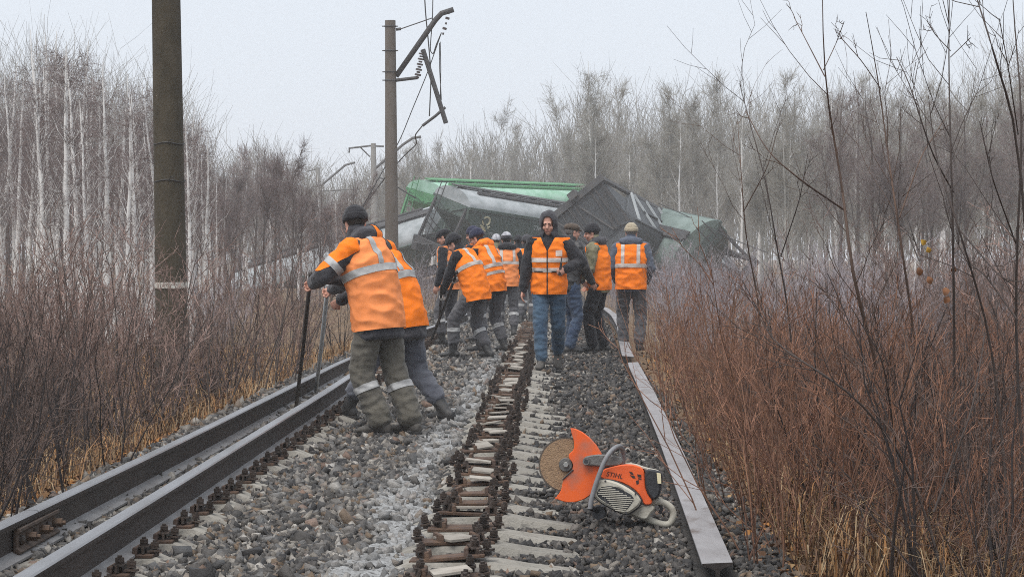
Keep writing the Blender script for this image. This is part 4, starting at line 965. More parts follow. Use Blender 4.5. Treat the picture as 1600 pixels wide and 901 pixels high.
def ik(a, t, l1, l2, pole):
    a, t = Vector(a), Vector(t); d = t - a; D = min(d.length, (l1 + l2) * .998)
    n = d.normalized(); x = (l1 * l1 - l2 * l2 + D * D) / (2 * D); h = math.sqrt(max(l1 * l1 - x * x, 0))
    p = Vector(pole); p = (p - n * p.dot(n)).normalized()
    return a + n * x + p * h, a + n * D
def person(label, px, d, head_deg, pose, wear, vox=.014, S=1.0, group=None):
    """pose in a local frame: +Y forward, +X right, Z up; feet on the ground"""
    X = (px - CX) / F * d
    g = lambda k, v=None: pose.get(k, v)
    pel = Vector(g('pelvis', (0, 0, .972))); lean = math.radians(g('lean', 3)); tw = math.radians(g('twist', 0)); sl = math.radians(g('side', 0))
    def dirv(a): return Vector((math.sin(sl), math.sin(a) * math.cos(sl), math.cos(a) * math.cos(sl))).normalized()
    r0 = Vector((1, 0, 0)); r1 = Vector((math.cos(tw), math.sin(tw), 0))
    def frame(u, r):
        r = (r - u * r.dot(u)).normalized(); return r, u.cross(r), u
    s0 = pel; s1 = s0 + dirv(lean * .55) * .16; s2 = s1 + dirv(lean * .9) * .18; s3 = s2 + dirv(lean * 1.05) * .165; s4 = s3 + dirv(lean * 1.05) * .055
    fr = [frame(dirv(lean * .4), r0), frame(dirv(lean * .7), r0.lerp(r1, .5)), frame(dirv(lean), r1), frame(dirv(lean * 1.05), r1), frame(dirv(lean * 1.05), r1)]
    R, Fw, U = fr[3]
    hy, hp = math.radians(g('head', (0, 0))[0]), math.radians(g('head', (0, 0))[1])
    hf = Matrix.Rotation(hy, 3, 'Z') @ Matrix.Rotation(-hp, 3, 'X')           # hp > 0 looks down
    hR, hF, hU = hf @ Vector((1, 0, 0)), hf @ Vector((0, 1, 0)), hf @ Vector((0, 0, 1))
    HM = Matrix((hR, hF, hU)).transposed()
    nk = s4 + U * .02; hc = nk + (U * .4 + hU * .6) * .135 + hF * .018
    H = lambda x, y, z: hc + HM @ Vector((x, y, z))
    sh = {s: s3 + R * s * .185 - U * .015 for s in (-1, 1)}
    el, ha = {}, {}
    for s, k in ((-1, 'hl'), (1, 'hr')):
        t = g(k) or tuple(sh[s] + Vector((s * .10, .06, -.53)))
        pole_ = g('el' if s < 0 else 'er') or (s * .7, -.8, -.25)
        el[s], ha[s] = ik(sh[s], t, .295, .265, pole_)
    hipj = {s: pel + fr[0][0] * s * .095 - Vector((0, 0, .03)) for s in (-1, 1)}
    kn, an, toe = {}, {}, {}
    for s, k in ((-1, 'fl'), (1, 'fr')):
        f = g(k) or (s * .11, 0, 0, s * -8)
        an[s] = Vector((f[0], f[1], f[2] + .09)); yw = math.radians(f[3]); toe[s] = Vector((-math.sin(yw), math.cos(yw), 0))
        if len(f) > 4: toe[s] = Matrix.Rotation(math.radians(f[4]), 3, toe[s].cross(Vector((0, 0, 1)))) @ toe[s]
        kn[s], an2 = ik(hipj[s], an[s], .45, .43, g('kl' if s < 0 else 'kr') or toe[s] + Vector((s * .15, 0, 0))); an[s] = an2
    fat = wear.get('fat', 1.0)
    def torso(mb, dims, grow, n=20):
        pts = [s0 - fr[0][2] * .07, s0, s1, s2, s3, s4]; f2 = [fr[0]] + fr
        mb.rings([(p, f[0] * (w + grow) * fat, f[1] * (dp + grow) * fat) for p, f, (w, dp) in zip(pts, f2, dims)], n)
    # ---- body: one continuous skin
    mb = MB()
    torso(mb, [(.13, .10), (.16, .115), (.145, .10), (.165, .115), (.165, .095), (.07, .07)], 0)
    mb.capsule(s3, hc - hU * .03, .062, .056)
    for s in (-1, 1):
        mb.capsule(s3 + R * s * .12, sh[s], .06, .055); mb.capsule(sh[s], el[s], .052, .042); mb.capsule(el[s], ha[s], .042, .028)
        mb.capsule(hipj[s], kn[s], .085, .055); mb.capsule(kn[s], an[s], .055, .04); mb.capsule(an[s] - Vector((0, 0, .04)), an[s] + toe[s] * .085 - Vector((0, 0, .035)), .032, .02)
    mb.ball(H(0, -.012, .035), (.076, .096, .088), HM); mb.ball(H(0, .028, -.035), (.060, .066, .082), HM); mb.ball(H(0, .058, -.095), (.030, .030, .024), HM)
    mb.capsule(H(-.036, .082, .022), H(.036, .082, .022), .015, .015); mb.capsule(H(0, .092, .008), H(0, .112, -.028), .010, .0165)
    for s in (-1, 1):
        mb.ball(H(s * .076, -.004, -.008), (.010, .020, .034), HM); mb.ball(H(s * .040, .068, -.035), (.024, .022, .024), HM); mb.capsule(H(s * .028, .052, -.082), H(s * .062, .0, -.055), .020, .022)
    mb.capsule(H(-.018, .088, -.062), H(.018, .088, -.062), .010, .010)
    # hands: palm and five bent fingers
    fist = g('grip', {})
    gl = {-1: MB(), 1: MB()}
    for s in (-1, 1):
        hd = (ha[s] - el[s]).normalized(); ax = fist.get(s)
        sd = Vector(ax).normalized() if ax is not None else (Fw - hd * Fw.dot(hd)).normalized()   # across the knuckles
        sd = (sd - hd * sd.dot(hd)).normalized(); nm = hd.cross(sd) * (1 if ax is None else g('palm', {}).get(s, 1))
        if ax is None: nm = nm * (1 if (nm.dot(R) * s) < 0 else -1)
        curl = 1.0 if ax is not None else .38
        for T_ in ([mb, gl[s]] if wear.get('gloves') else [mb]):
            gw = .006 if T_ is gl[s] else 0
            p0 = ha[s] + hd * .01; p1 = ha[s] + hd * .085
            T_.capsule(p0 + hd * .0 , p1 - hd * .012, .026 + gw, .030 + gw, flat=.6, flatdir=nm)
            for k in (-1, 1): T_.capsule(p0 + sd * k * .012, p1 + sd * k * .026 - hd * .01, .018 + gw, .015 + gw)
            for j, ln in ((-1.5, .066), (-.5, .078), (.5, .074), (1.5, .058)):
                b = p1 + sd * j * .0195; d1 = (hd * math.cos(curl * 1.1) + nm * math.sin(curl * 1.1)); d2 = (hd * math.cos(curl * 2.6) + nm * math.sin(curl * 2.6))
                m1 = b + d1 * ln * .55; T_.capsule(b, m1, .0098 + gw, .009 + gw, n=8); T_.capsule(m1, m1 + d2 * ln * .5, .009 + gw, .008 + gw, n=8)
            tb = p0 + hd * .02 - sd * .026; tm = tb - sd * .026 + hd * .028 + nm * .016 * (1 + curl); T_.capsule(tb, tm, .0125 + gw, .0105 + gw, n=8); T_.capsule(tm, tm + hd * .022 + nm * .022 * curl + sd * .012 * curl, .0105 + gw, .009 + gw, n=8)
            if T_ is gl[s]: T_.capsule(ha[s] - hd * .05, ha[s] + hd * .02, .042, .036)
    body = remesh(mb, 'person', C_SKIN, min(vox, .0105), 2, .55)
    root = link('person', body); root.location = (X, d, gz(X, d) + .015 + pose.get('dz', 0)); root.rotation_euler = (0, 0, math.radians(head_deg)); root.scale = (S, S, S)
    tag(root, label, 'person', group)
    P = lambda n, me: link(n, me, root)
    for s in (-1, 1):
        q = MB(); q.ball(H(s * .030, .077, .0), (.0125, .0105, .0085), HM, 8, 6); P('eye', q.mesh('eye', C_EYE, smooth=True))
        q = MB(); q.capsule(H(s * .014, .096, .022), H(s * .048, .082, .024), .006, .004, n=6); P('eyebrow', q.mesh('eyebrow', C_HAIR, smooth=True))
    q = MB(); q.capsule(H(-.020, .094, -.062), H(.020, .094, -.062), .0058, .0058, n=6); P('mouth', q.mesh('mouth', C_LIP, smooth=True))
    q = MB(); q.ball(H(0, -.022, .030), (.080, .094, .088), HM, 16, 12); hm = q.mesh('hair', wear.get('hair', C_HAIR), smooth=True)
    hb = band(hm, [(H(0, .045, .0), -hF), (H(0, 0, -.035), hU)], .002, wear.get('hair', C_HAIR), 'hair')
    for q_ in hb or (): P('hair', q_)
    for s in ((-1, 1) if wear.get('gloves') else ()): P('glove', remesh(gl[s], 'glove', C_GLOV, .0085, 2, .6))
    wr = wear.get('wrinkle', .012); sd_ = sum(map(ord, label)) % 50
    # ---- trousers
    tq = MB(); tp = wear.get('leg', .085)
    tq.rings([(s0 - fr[0][2] * .10, R * .175, Fw * .125), (s0 - fr[0][2] * .02, fr[0][0] * .18 * fat, fr[0][1] * .135 * fat), (s0 + fr[0][2] * .10, fr[0][0] * .165 * fat, fr[0][1] * .125 * fat)], 18)
    for s in (-1, 1):
        tq.capsule(hipj[s] + Vector((0, 0, -.01)), kn[s], .106 * fat, tp * .98, n=12); tq.capsule(kn[s], an[s] + (kn[s] - an[s]).normalized() * wear.get('cuff', .06), tp * .98, tp * wear.get('flare', .86), n=12)
    tro = remesh(tq, 'trousers', wear['trousers'], vox, 3, None, wr * 1.2, 8.5, (1, 1, 1.5), sd_)
    to = P('trousers', tro)
    if wear.get('leg_stripe'):
        for s in (-1, 1):
            ax = (kn[s] - an[s]).normalized(); z0 = wear['leg_stripe']; m_ = an[s] + ax * z0; oth = (hipj[s] - kn[s]); side = (an[s] - an[-s]); side = side.normalized() if side.length > .12 else R * s
            mid = (an[s] + an[-s]) / 2
            me = band(tro, [(m_, ax), (m_ + ax * .055, -ax), (m_ - side * (.5 * (an[s] - an[-s]).length), side)], .005, C_REF)
            [link('reflective_stripe', q_, to) for q_ in me or ()]
    # ---- boots
    for s in (-1, 1):
        b = MB(); a = an[s]; t = toe[s]; t = t.normalized(); upv = Vector((0, 0, 1)) if abs(t.z) < .2 else (t.cross(Vector((0, 0, 1)))).cross(t).normalized(); rt = t.cross(upv).normalized()
        ax = (kn[s] - a).normalized(); bh = wear.get('boot_h', .16)
        b.capsule(a + ax * bh, a - upv * .02, wear.get('boot_r', .060), .050, n=12)
        b.rings([(a - t * .085 - upv * .045, rt * .03, upv * .035), (a - t * .055 - upv * .04, rt * .041, upv * .048), (a + t * .03 - upv * .035, rt * .044, upv * .053), (a + t * .12 - upv * .052, rt * .05, upv * .036), (a + t * .185 - upv * .058, rt * .042, upv * .028), (a + t * .215 - upv * .064, rt * .02, upv * .016)], 14)
        bo = P('boot', remesh(b, 'boot', wear.get('boots', C_RUB), .011, 2, None, .003, 14, (1, 1, 1), s))
        q = MB(); q.rings([(a - upv * .090 + t * .06, t * .155, rt * .050), (a - upv * .068 + t * .06, t * .155, rt * .050)], 16); link('sole', q.mesh('sole', C_RUB), bo)
    # ---- jacket
    jq = MB(); jl = wear.get('jacket_len', .14)
    dims = [(.178, .135), (.186, .145), (.182, .143), (.202, .155), (.185, .125), (.085, .085)]
    pts = [s0 - fr[0][2] * jl, s0, s1, s2, s3, s4]
    jq.rings([(p, f[0] * w * fat, f[1] * dp * fat) for p, f, (w, dp) in zip(pts, [fr[0]] + fr, dims)], 22)
    ar = wear.get('arm', 1.0)
    for s in (-1, 1):
        jq.capsule(s3 + R * s * .10 - U * .02, sh[s], .095, .083 * ar); jq.capsule(sh[s], el[s], .082 * ar, .069 * ar); jq.capsule(el[s], ha[s] - (ha[s] - el[s]).normalized() * .01, .068 * ar, .048 * ar)
    jq.capsule(s3 + U * .02, nk + U * .055, .082, .078)
    jk = remesh(jq, 'jacket', wear['jacket'], vox, 3, None, wr, 7.5, (1, 1, 1.4), sd_ + 7)
    jo = P('jacket', jk)
    if wear.get('sleeve'):
        m2 = wear['sleeve']
        for s in (-1, 1):
            ax = (ha[s] - el[s]).normalized(); au = (el[s] - sh[s]).normalized()
            c = sh[s].lerp(el[s], .55)
            me = band(jk, [(c, au), (c + au * .055, -au), (s3 + R * s * .20, R * s)], .006, C_REF)
            [link('reflective_stripe', q_, jo) for q_ in me or ()]
            outer = (R * s * .5 + U * .8 - Fw * .1).normalized()
            me = band(jk, [(sh[s] + R * s * .025, R * s), (sh[s].lerp(el[s], .5) + outer * .030, outer)], .004, m2, 'shoulder_panel')
            [link('shoulder_panel', q_, jo) for q_ in me or ()]
    if wear.get('hood_down'):
        q = MB(); c = s4 - Fw * .085 - U * .0
        q.ball(c, (.15, .075, .095), Matrix((R, (Fw * .8 + U * .6).normalized(), (U * .8 - Fw * .6).normalized())).transposed(), 16, 10); q.ball(c + U * .05 + Fw * .04, (.125, .09, .05), Matrix((R, Fw, U)).transposed(), 16, 8)
        for s in (-1, 1): q.capsule(c + R * s * .12 + U * .02, s4 + R * s * .10 + Fw * .06, .05, .04)
        hm_ = remesh(q, 'hood', wear['hood_down'], .012, 3, None, .010, 10, (1, 1, 1), sd_)
        ho_ = link('hood', hm_, jo)
        if wear.get('hood_trim'):
            me = band(hm_, [(c + R * .03 - U * .2, (R * wear.get('trim_side', 1) * .9 - Fw * .55).normalized())], .004, wear['hood_trim'], 'hood_lining')
            [link('hood_lining', q_, ho_) for q_ in me or ()]
    # ---- vest
    if wear.get('vest'):
        vq = MB(); vl = wear.get('vest_len', .13)
        dv = [(.196, .155), (.200, .162), (.196, .158), (.214, .170), (.180, .138), (.105, .105)]
        pv = [s0 - fr[0][2] * vl, s0, s1, s2, s3 + U * .012, s4 + U * .0]
        vq.rings([(p, f[0] * (w + .008) * fat * wear.get('vfat', 1), f[1] * (dp + .009) * fat) for p, f, (w, dp) in zip(pv, [fr[0]] + fr, dv)], 24)
        for s in (-1, 1): vq.capsule(s3 + R * s * .06, s3 + R * s * .155, .099, .095)
        vm = remesh(vq, 'vest', wear['vest'], vox * .9, 4, None, wr * 1.35, 5.2, (1, 1, 1.7), sd_ + 3)
        bm = bmesh.new(); bm.from_mesh(vm)
        kill = []
        vz = wear.get('vneck', .20)
        for no in (R - U * .5, -R - U * .5, -U):
            bmesh.ops.bisect_plane(bm, geom=list(bm.verts) + list(bm.edges) + list(bm.faces), plane_co=(s4 - U * vz) if no != -U else s4 - U * .005, plane_no=no)
        for f in bm.faces:
            c = f.calc_center_median() - s4; h = c.dot(U); x = c.dot(R); y = c.dot(Fw)
            if y > .02 and h > -vz and abs(x) < (h + vz) * .5: kill.append(f)
            elif h > -.005: kill.append(f)
        bmesh.ops.delete(bm, geom=kill, context='FACES')
        bmesh.ops.bisect_plane(bm, geom=list(bm.verts) + list(bm.edges) + list(bm.faces), plane_co=pv[0] + fr[0][2] * .016, plane_no=fr[0][2], clear_inner=True)
        bm.to_mesh(vm); bm.free()
        vo = P('vest', vm)
        for h0, hw in wear.get('hstripes', ((.27, .052),)):       # height above pelvis along the spine
            u = fr[2][2]; c = s0 + (s2 - s0).normalized() * h0
            me = band(vm, [(c, u), (c + u * hw, -u)], .005, wear.get('tape', C_REF))
            [link('reflective_stripe', q_, vo) for q_ in me or ()]
        top = wear.get('hstripes', ((.27, .052),))[0]; c0 = s0 + (s2 - s0).normalized() * (top[0] + top[1])
        for s in wear.get('vstripes', (-1, 1)):
            x0 = .085
            me = band(vm, [(c0, U), (c0 + R * s * x0, R * s), (c0 + R * s * (x0 + .05), -R * s)], .005, wear.get('tape', C_REF))
            [link('reflective_stripe', q_, vo) for q_ in me or ()]
        if wear.get('zip'):
            me = band(vm, [(s2 - R * .007, R), (s2 + R * .007, -R), (s2, Fw)], .006, C_ZIP, 'zip')
            [link('zip', q_, vo) for q_ in me or ()]
            me = band(vm, [(s3 - U * .085 - R * .165, R), (s3 - R * .095, -R), (s3 - U * .165, U), (s3 - U * .095, -U), (s2, Fw)], .006, C_PATCH, 'chest_patch')
            [link('chest_patch', q_, vo) for q_ in me or ()]
            for s in (-1, 1):
                c = s1 + fr[1][2] * .0
                me = band(vm, [(c + R * s * .05, R * s), (c + R * s * .155, -R * s), (c - U * .005, U), (c + U * .010, -U), (c, Fw)], .006, C_ZIP, 'pocket_edge')
                [link('pocket_edge', q_, vo) for q_ in me or ()]
        if wear.get('hem'):
            u = fr[0][2]; me = band(jk, [(s0 - u * (jl + .12), u), (s0 - u * (vl - .02), -u)], .012, wear['hem'], 'hem')
            [link('hem', q_, vo) for q_ in me or ()]
    # ---- headwear
    ht = wear.get('hat'); hm2 = wear.get('hat_mat')
    if ht == 'beanie':
        q = MB(); q.ball(H(0, -.016, .048), (.094, .112, .096), HM, 18, 12)
        me = remesh(q, 'beanie', hm2, .0105, 2, None, .005, 22, (1, 1, 1), sd_)
        bm = bmesh.new(); bm.from_mesh(me); bmesh.ops.bisect_plane(bm, geom=list(bm.verts) + list(bm.edges) + list(bm.faces), plane_co=H(0, 0, .022), plane_no=(hU + hF * -.18).normalized(), clear_inner=True); bm.to_mesh(me); bm.free()
        ho = P('beanie', me)
        cu = (hU + hF * -.18).normalized(); cf = hR.cross(cu) * -1; cf = cu.cross(hR)
        q = MB(); cc = H(0, -.014, .022)
        ring = []
        for z_, g_ in ((-.012, -.004), (-.010, .004), (.008, .007), (.036, .006), (.046, .001), (.047, -.008)):
            ring.append((cc + cu * z_, hR * (.094 + g_), cf * (.112 + g_)))
        q.rings(ring, 24); link('cuff', q.mesh('cuff', wear.get('cuff_mat', hm2), smooth=True), ho)
    elif ht == 'cap':
        q = MB(); q.ball(H(0, -.012, .055), (.100, .122, .068), HM, 18, 10); q.ball(H(0, .085, .030), (.070, .060, .014), HM, 14, 6); q.rings([(H(0, -.012, .026), hR * .091, hF * .108), (H(0, -.012, .062), hR * .097, hF * .115)], 20)
        P('flat_cap', remesh(q, 'flat_cap', hm2, .010, 2, None, .005, 18, (1, 1, 1), sd_))
    elif ht == 'hood':
        q = MB(); q.ball(H(0, -.022, .022), (.112, .128, .136), HM, 22, 16); q.capsule(H(0, -.04, -.08), s4 + U * .02, .105, .115)
        me = remesh(q, 'hood', hm2, .011, 3, None, .009, 10, (1, 1, 1), sd_)
        bm = bmesh.new(); bm.from_mesh(me)
        kill = []
        for f in bm.faces:
            c = HM.transposed() @ (f.calc_center_median() - hc)
            if c.y > .030 and (c.x / .072) ** 2 + ((c.z - .004) / .104) ** 2 < 1: kill.append(f)
            elif c.y > .085: kill.append(f)
        bmesh.ops.delete(bm, geom=kill, context='FACES'); bm.to_mesh(me); bm.free()
        ho = P('hood', me); md = ho.modifiers.new('thick', 'SOLIDIFY'); md.thickness = .012; md.offset = -1
    root['_j'] = 0; del root['_j']
    root.select_set(False)
    return root, (sh, el, ha)
def ploc(px, py): return F * CH / (py - HY)

EXTRA = {}
# front pair levering the rail
JA = dict(jacket=C_CHAR, vest=C_ORP, trousers=C_KHAK, boots=C_DUST, hat='beanie', hat_mat=C_BLK, hood_down=C_CHAR, hood_trim=C_OR, trim_side=1, sleeve=C_OR, tape=C_REF, hstripes=((.255, .06),), vstripes=(1, -1),
          leg=.098, cuff=.045, flare=1.0, leg_stripe=.27, boot_h=.1, fat=1.17, arm=1.12, jacket_len=.22, vest_len=.17, hem=C_CHAR, vneck=.05, boot_r=.05)
th = 62.0
A, JA_ = person('worker in faded orange and charcoal jacket, back turned, leaning on the dark pry bar', 624, 17.3, th,
    dict(pelvis=(0, .20, .96), lean=19, twist=4, head=(-38, 22), hl=(-.16, .68, 1.17), hr=(.07, .70, 1.20), el=(-1, -.1, -.5), er=(.8, .1, -.7), grip={-1: (0, 0, 1), 1: (0, 0, 1)}, palm={-1: -1, 1: 1}, fl=(-.09, .11, 0, 6), fr=(.10, -.05, 0, -10)), JA, .0115, 1.0)
JB = dict(jacket=C_CHAR, vest=C_OR, trousers=C_BLUG, boots=C_RUB, hat='beanie', hat_mat=C_BLK, hood_down=C_CHAR, hood_trim=C_OR, trim_side=1, sleeve=C_OR, tape=C_REF, hstripes=((.255, .06),), vstripes=(1, -1),
          leg=.09, cuff=.16, flare=.92, boot_h=.27, boot_r=.072, fat=1.15, arm=1.1, jacket_len=.20, vest_len=.13, hem=C_CHAR, vneck=.05)
B, JB_ = person('worker in bright orange jacket and blue-grey trousers, half hidden behind the faded one', 622, 18.9, 66,
    dict(pelvis=(0, -.04, .88), lean=29, twist=0, head=(-20, 22), hl=(-.02, .62, 1.10), hr=(.12, .62, 1.00), el=(-1, -.2, -.4), er=(.8, 0, -.7), grip={-1: (0, 0, 1), 1: (0, 0, 1)}, palm={-1: -1, 1: 1}, fl=(-.10, .44, 0, 4), fr=(.10, -.40, 0, -12)), JB, .0125, 1.0)
BW = dict(jacket=C_BLK, vest=C_OR, trousers=C_GREY, boots=C_RUB, hat='beanie', hat_mat=C_BLK, tape=C_REFP, leg=.085, cuff=.14, flare=.95, leg_stripe=.27, boot_h=.24, boot_r=.068, vneck=.16)
W_ = lambda **k: {**BW, **k}
# group on the left of the track
person('man in dark cap and black jacket under an orange vest, left-most of the group', 703, 34.0, 70, dict(lean=6, head=(10, 24), fl=(-.11, .08, 0, 8), fr=(.12, -.08, 0, -10)), W_(hat='cap', hat_mat=C_BLK, vest=C_ORP), .016, .98)
D_, JD_ = person('bent worker in black beanie and white gloves shovelling with a long bar', 738, 30.0, 60,
    dict(pelvis=(.0, -.06, .91), lean=30, twist=8, head=(8, 34), hl=(-.10, .44, .80), hr=(.22, .34, 1.06), er=(1, -.6, .2), el=(-1, -.2, .1), grip={-1: (0, -.5, 1), 1: (0, -.5, 1)}, fl=(-.13, .22, 0, 10), fr=(.13, -.18, 0, -14)), W_(gloves=True, vest_len=.17, fat=1.06), .014, 1.0)
person('worker in navy beanie stooping right behind the shovelling man', 770, 31.6, 58, dict(pelvis=(0, 0, .95), lean=22, head=(8, 28), hl=(-.05, .42, .85), hr=(.15, .40, .92), fl=(-.12, .14, 0, 6), fr=(.13, -.12, 0, -10)), W_(hat_mat=C_NAVY, hstripes=((.20, .05), (.10, .04)), fat=1.08, hood_down=C_OR), .016, 1.0)
person('worker in navy beanie mostly hidden behind the stooping pair', 752, 35.2, 62, dict(lean=12, head=(4, 14), hl=(-.1, .36, 1.0), hr=(.15, .36, 1.0)), W_(hat_mat=C_NAVY), .018, 1.0)
person('man in grey patterned beanie walking away in an orange vest', 792, 38.0, 8, dict(lean=5, head=(0, 16), fl=(-.10, .10, 0, 0), fr=(.11, -.10, 0, -6)), W_(hat_mat=C_GRYK, cuff_mat=C_CHAR, hood_down=C_BLK, vest=C_ORP), .018, .97)
# walking man facing the camera
K, JK_ = person('man in black hooded jacket, orange vest and jeans walking towards the camera', 858, 27.0, 176,
    dict(pelvis=(0, 0, .975), lean=2, twist=-4, head=(-6, 13), hl=(-.20, .24, 1.16), hr=(.30, .06, .92), el=(-1, -.5, -.3), er=(.9, -.6, 0), grip={-1: (0, -.2, 1)}, fl=(-.085, -.34, .09, 4, -38), fr=(.08, .22, 0, -6), kl=(-.1, 1, 0)),
    dict(jacket=C_BLK, vest=C_OR, trousers=C_JEAN, boots=C_DUST, hat='hood', hat_mat=C_CHAR, tape=C_REFP, hstripes=((.27, .05), (.155, .05)), vstripes=(), zip=True, leg=.084, cuff=.05, flare=.86, boot_h=.17, boot_r=.056, vneck=.17, vest_len=.12, jacket_len=.10, arm=1.08, fat=1.03), .0115, 1.04)
# right-hand group
person('man in brown flat cap and black leather jacket behind the walking man', 888, 31.2, -58, dict(lean=4, head=(-6, 6), hl=(-.14, .32, 1.0), hr=(.18, .28, .98), fl=(-.1, .10, 0, 0), fr=(.12, -.06, 0, -10)),
    dict(jacket=C_LEATH, trousers=C_JEAN2, boots=C_RUB, hat='cap', hat_mat=C_BRWN, hair=C_HAIRG, leg=.085, cuff=.03, flare=.9, boot_h=.08, fat=1.12, jacket_len=.13, arm=1.12), .014, 1.0)
person('man in black beanie and mottled olive jacket under an orange vest', 936, 31.6, 74, dict(lean=7, head=(16, 14), hl=(-.16, .26, 1.0), hr=(.22, .20, .96), fl=(-.11, .06, 0, 4), fr=(.12, -.05, 0, -8)),
    dict(jacket=C_OLIV, vest=C_OR, trousers=C_BLK, boots=C_RUB, hat='beanie', hat_mat=C_BLK, hood_down=C_CHAR, tape=C_REFP, vstripes=(), hstripes=((.02, .0),), leg=.09, cuff=.04, flare=.9, boot_h=.1, vest_len=.12, vfat=.94, arm=1.12, fat=1.05), .014, 1.0)
person('man in beige beanie and slate hood, back turned, standing right-most by the brush', 986, 32.6, -6, dict(lean=4, head=(0, 10), hl=(-.21, .18, .98), hr=(.22, .18, .98), el=(-.7, -1, 0), er=(.7, -1, 0), fl=(-.11, .06, 0, 6), fr=(.12, -.06, 0, -8)),
    dict(jacket=C_HOOD, vest=C_OR, trousers=C_GREY, boots=C_RUB, hat='beanie', hat_mat=C_BEIG, hair=C_HAIRG, hood_down=C_HOOD, tape=C_REFP, hstripes=((.20, .055),), leg=.09, cuff=.06, flare=.9, boot_h=.18, fat=1.1, vest_len=.12, arm=1.12), .014, 1.02)
# far people
person('distant man in dark beanie seen between the patterned beanie and the hooded man', 811, 47, 20, dict(lean=4, head=(0, 8)), W_(hat_mat=C_BLK, vest=C_OR), .022, .98)
person('distant man in pale cap left of the patterned beanie', 776, 46, 10, dict(lean=4, head=(0, 8)), W_(hat_mat=C_GRYK, jacket=C_OLIV, vest=None), .022, .98)
person('distant worker in orange vest just left of the hooded man', 822, 44, -10, dict(lean=4, head=(0, 6)), W_(hat_mat=C_CHAR), .022, .97)

# tools in their hands
M_BAR = mat('dark_steel_bar', (.040, .034, .032), (.07, .058, .052), scale=12, rough=.6, metal=.5, bump=.2); M_BAR2 = mat('grey_galvanised_tube', (.46, .49, .51), (.36, .38, .39), scale=12, rough=.5, metal=.1)
def rod(name, label, a, b, r, m, tip=True):
    a, b = Vector(a), Vector(b); o = empty(name, b); tag(o, label, 'pry bar'); mb = MB(); t = (a - b)
    mb.tube([Vector((0, 0, 0)) + t * .05, t * .5 + Vector((.004, 0, .0)), t], r, 10); mb.build('shaft', m, o, smooth=True)
    if tip: mb = MB(); mb.tube([(0, 0, 0), t * .025, t * .055], [r * .45, r * 1.1, r * 1.05], 8); mb.build('tip', m, o)
    return o
def hand_w(o, jj, s):
    bpy.context.view_layer.update(); sh, el, ha = jj; hd = (ha[s] - el[s]).normalized(); return o.matrix_world @ (ha[s] + hd * .085), o.matrix_world.to_3x3() @ hd
ha, _ = hand_w(A, JA_, -1); rod('pry_bar', 'dark steel pry bar held upright by the faded-orange worker', ha + Vector((0, 0, .09)), wp(462, 640, .05), .016, M_BAR)
hb, _ = hand_w(B, JB_, -1); rod('pry_bar', 'grey tubular bar held by the worker behind', hb + Vector((0, 0, .06)), wp(493, 614, .03), .019, M_BAR2)
hd1, _ = hand_w(D_, JD_, 1); hd2, _ = hand_w(D_, JD_, -1)
tp_ = wp(672, 536, .03); rod('pry_bar', 'long dark bar in the white gloves of the bent worker', hd1 + (hd1 - tp_) * .12, tp_, .02, M_BAR)
t2 = wp(684, 528, .03); rod('pry_bar', 'second dark bar beside the one in the white gloves', hd2 + (hd2 - t2) * .25, t2, .017, M_BAR)
hk, hkd = hand_w(K, JK_, -1)
mb = MB(); mb.box((0, 0, 0), (.028, .02, .15), Matrix.Rotation(.15, 3, 'Y')); mb.tube([(.008, 0, .07), (.018, 0, .14)], .006, 6)
o = mb.build('handheld_radio', C_ZIP, bevel=.003); o.location = hk + Vector((.0, -.0, .03)); tag(o, 'small black radio held by the man walking towards the camera', 'radio')
bpy.data.scenes.remove(WORK)
# ------------------------------------------------------------------ cut-off saw lying on the ballast
S_OR = mat('orange_saw_plastic', (.80, .125, .022), (.68, .10, .022), scale=9, rough=.5, bump=.1, bscale=40, c3=(.26, .13, .09), s3=6, lo3=.60, hi3=.85)
S_GRD = mat('orange_guard_paint', (.84, .135, .018), (.74, .105, .016), scale=5, rough=.5, c3=(.27, .15, .11), s3=5.5, lo3=.50, hi3=.72)
S_CRM = mat('cream_saw_plastic', (.55, .52, .44), (.44, .41, .34), scale=10, rough=.6, bump=.1, bscale=40, c3=(.24, .21, .17), s3=9, lo3=.58, hi3=.8)
S_BLK = mat('black_saw_plastic', (.022, .023, .026), (.045, .045, .05), scale=10, rough=.5, bump=.2, bscale=40)
S_DGR = mat('grey_cast_metal', (.13, .125, .12), (.20, .19, .18), scale=14, rough=.6, metal=.5, bump=.3, bscale=50)
S_BLD = mat('tan_abrasive_disc', (.36, .235, .14), (.29, .185, .11), scale=40, rough=.85, bump=.6, bscale=150, c3=(.20, .13, .09), s3=60, lo3=.55, hi3=.7)
S_RIM = mat('dark_disc_rim', (.075, .06, .05), (.12, .095, .075), scale=30, rough=.85, bump=.4); S_TUB = mat('grey_rubber_tube', (.16, .16, .165), (.24, .24, .25), scale=12, rough=.5, bump=.1)
S_STK = mat('cream_sticker', (.72, .64, .42), rough=.6); S_INK = mat('dark_print', (.035, .02, .018), rough=.6)
q = wp(950, 822, .0)
saw = empty('cut_off_saw', (q.x, q.y, gz(q.x, q.y) + .04), math.radians(-6)); saw.rotation_euler = (math.radians(-5), 0, math.radians(-6))
tag(saw, 'orange and cream cut-off saw with a tan disc resting on the ballast', 'saw')
def sp(zx, zy): return ((zx - 600) / 1536.0, (792 - zy) / 1536.0)
def s3(zx, zy, y=0.0): a, b = sp(zx, zy); return Vector((a, y, b))
def smoothpoly(pts, it=2):
    P = [Vector(p) for p in pts]
    for _ in range(it):
        Q = []
        for i in range(len(P)): a, b = P[i], P[(i + 1) % len(P)]; Q += [a * .75 + b * .25, a * .25 + b * .75]
        P = Q
    return [tuple(p) for p in P]
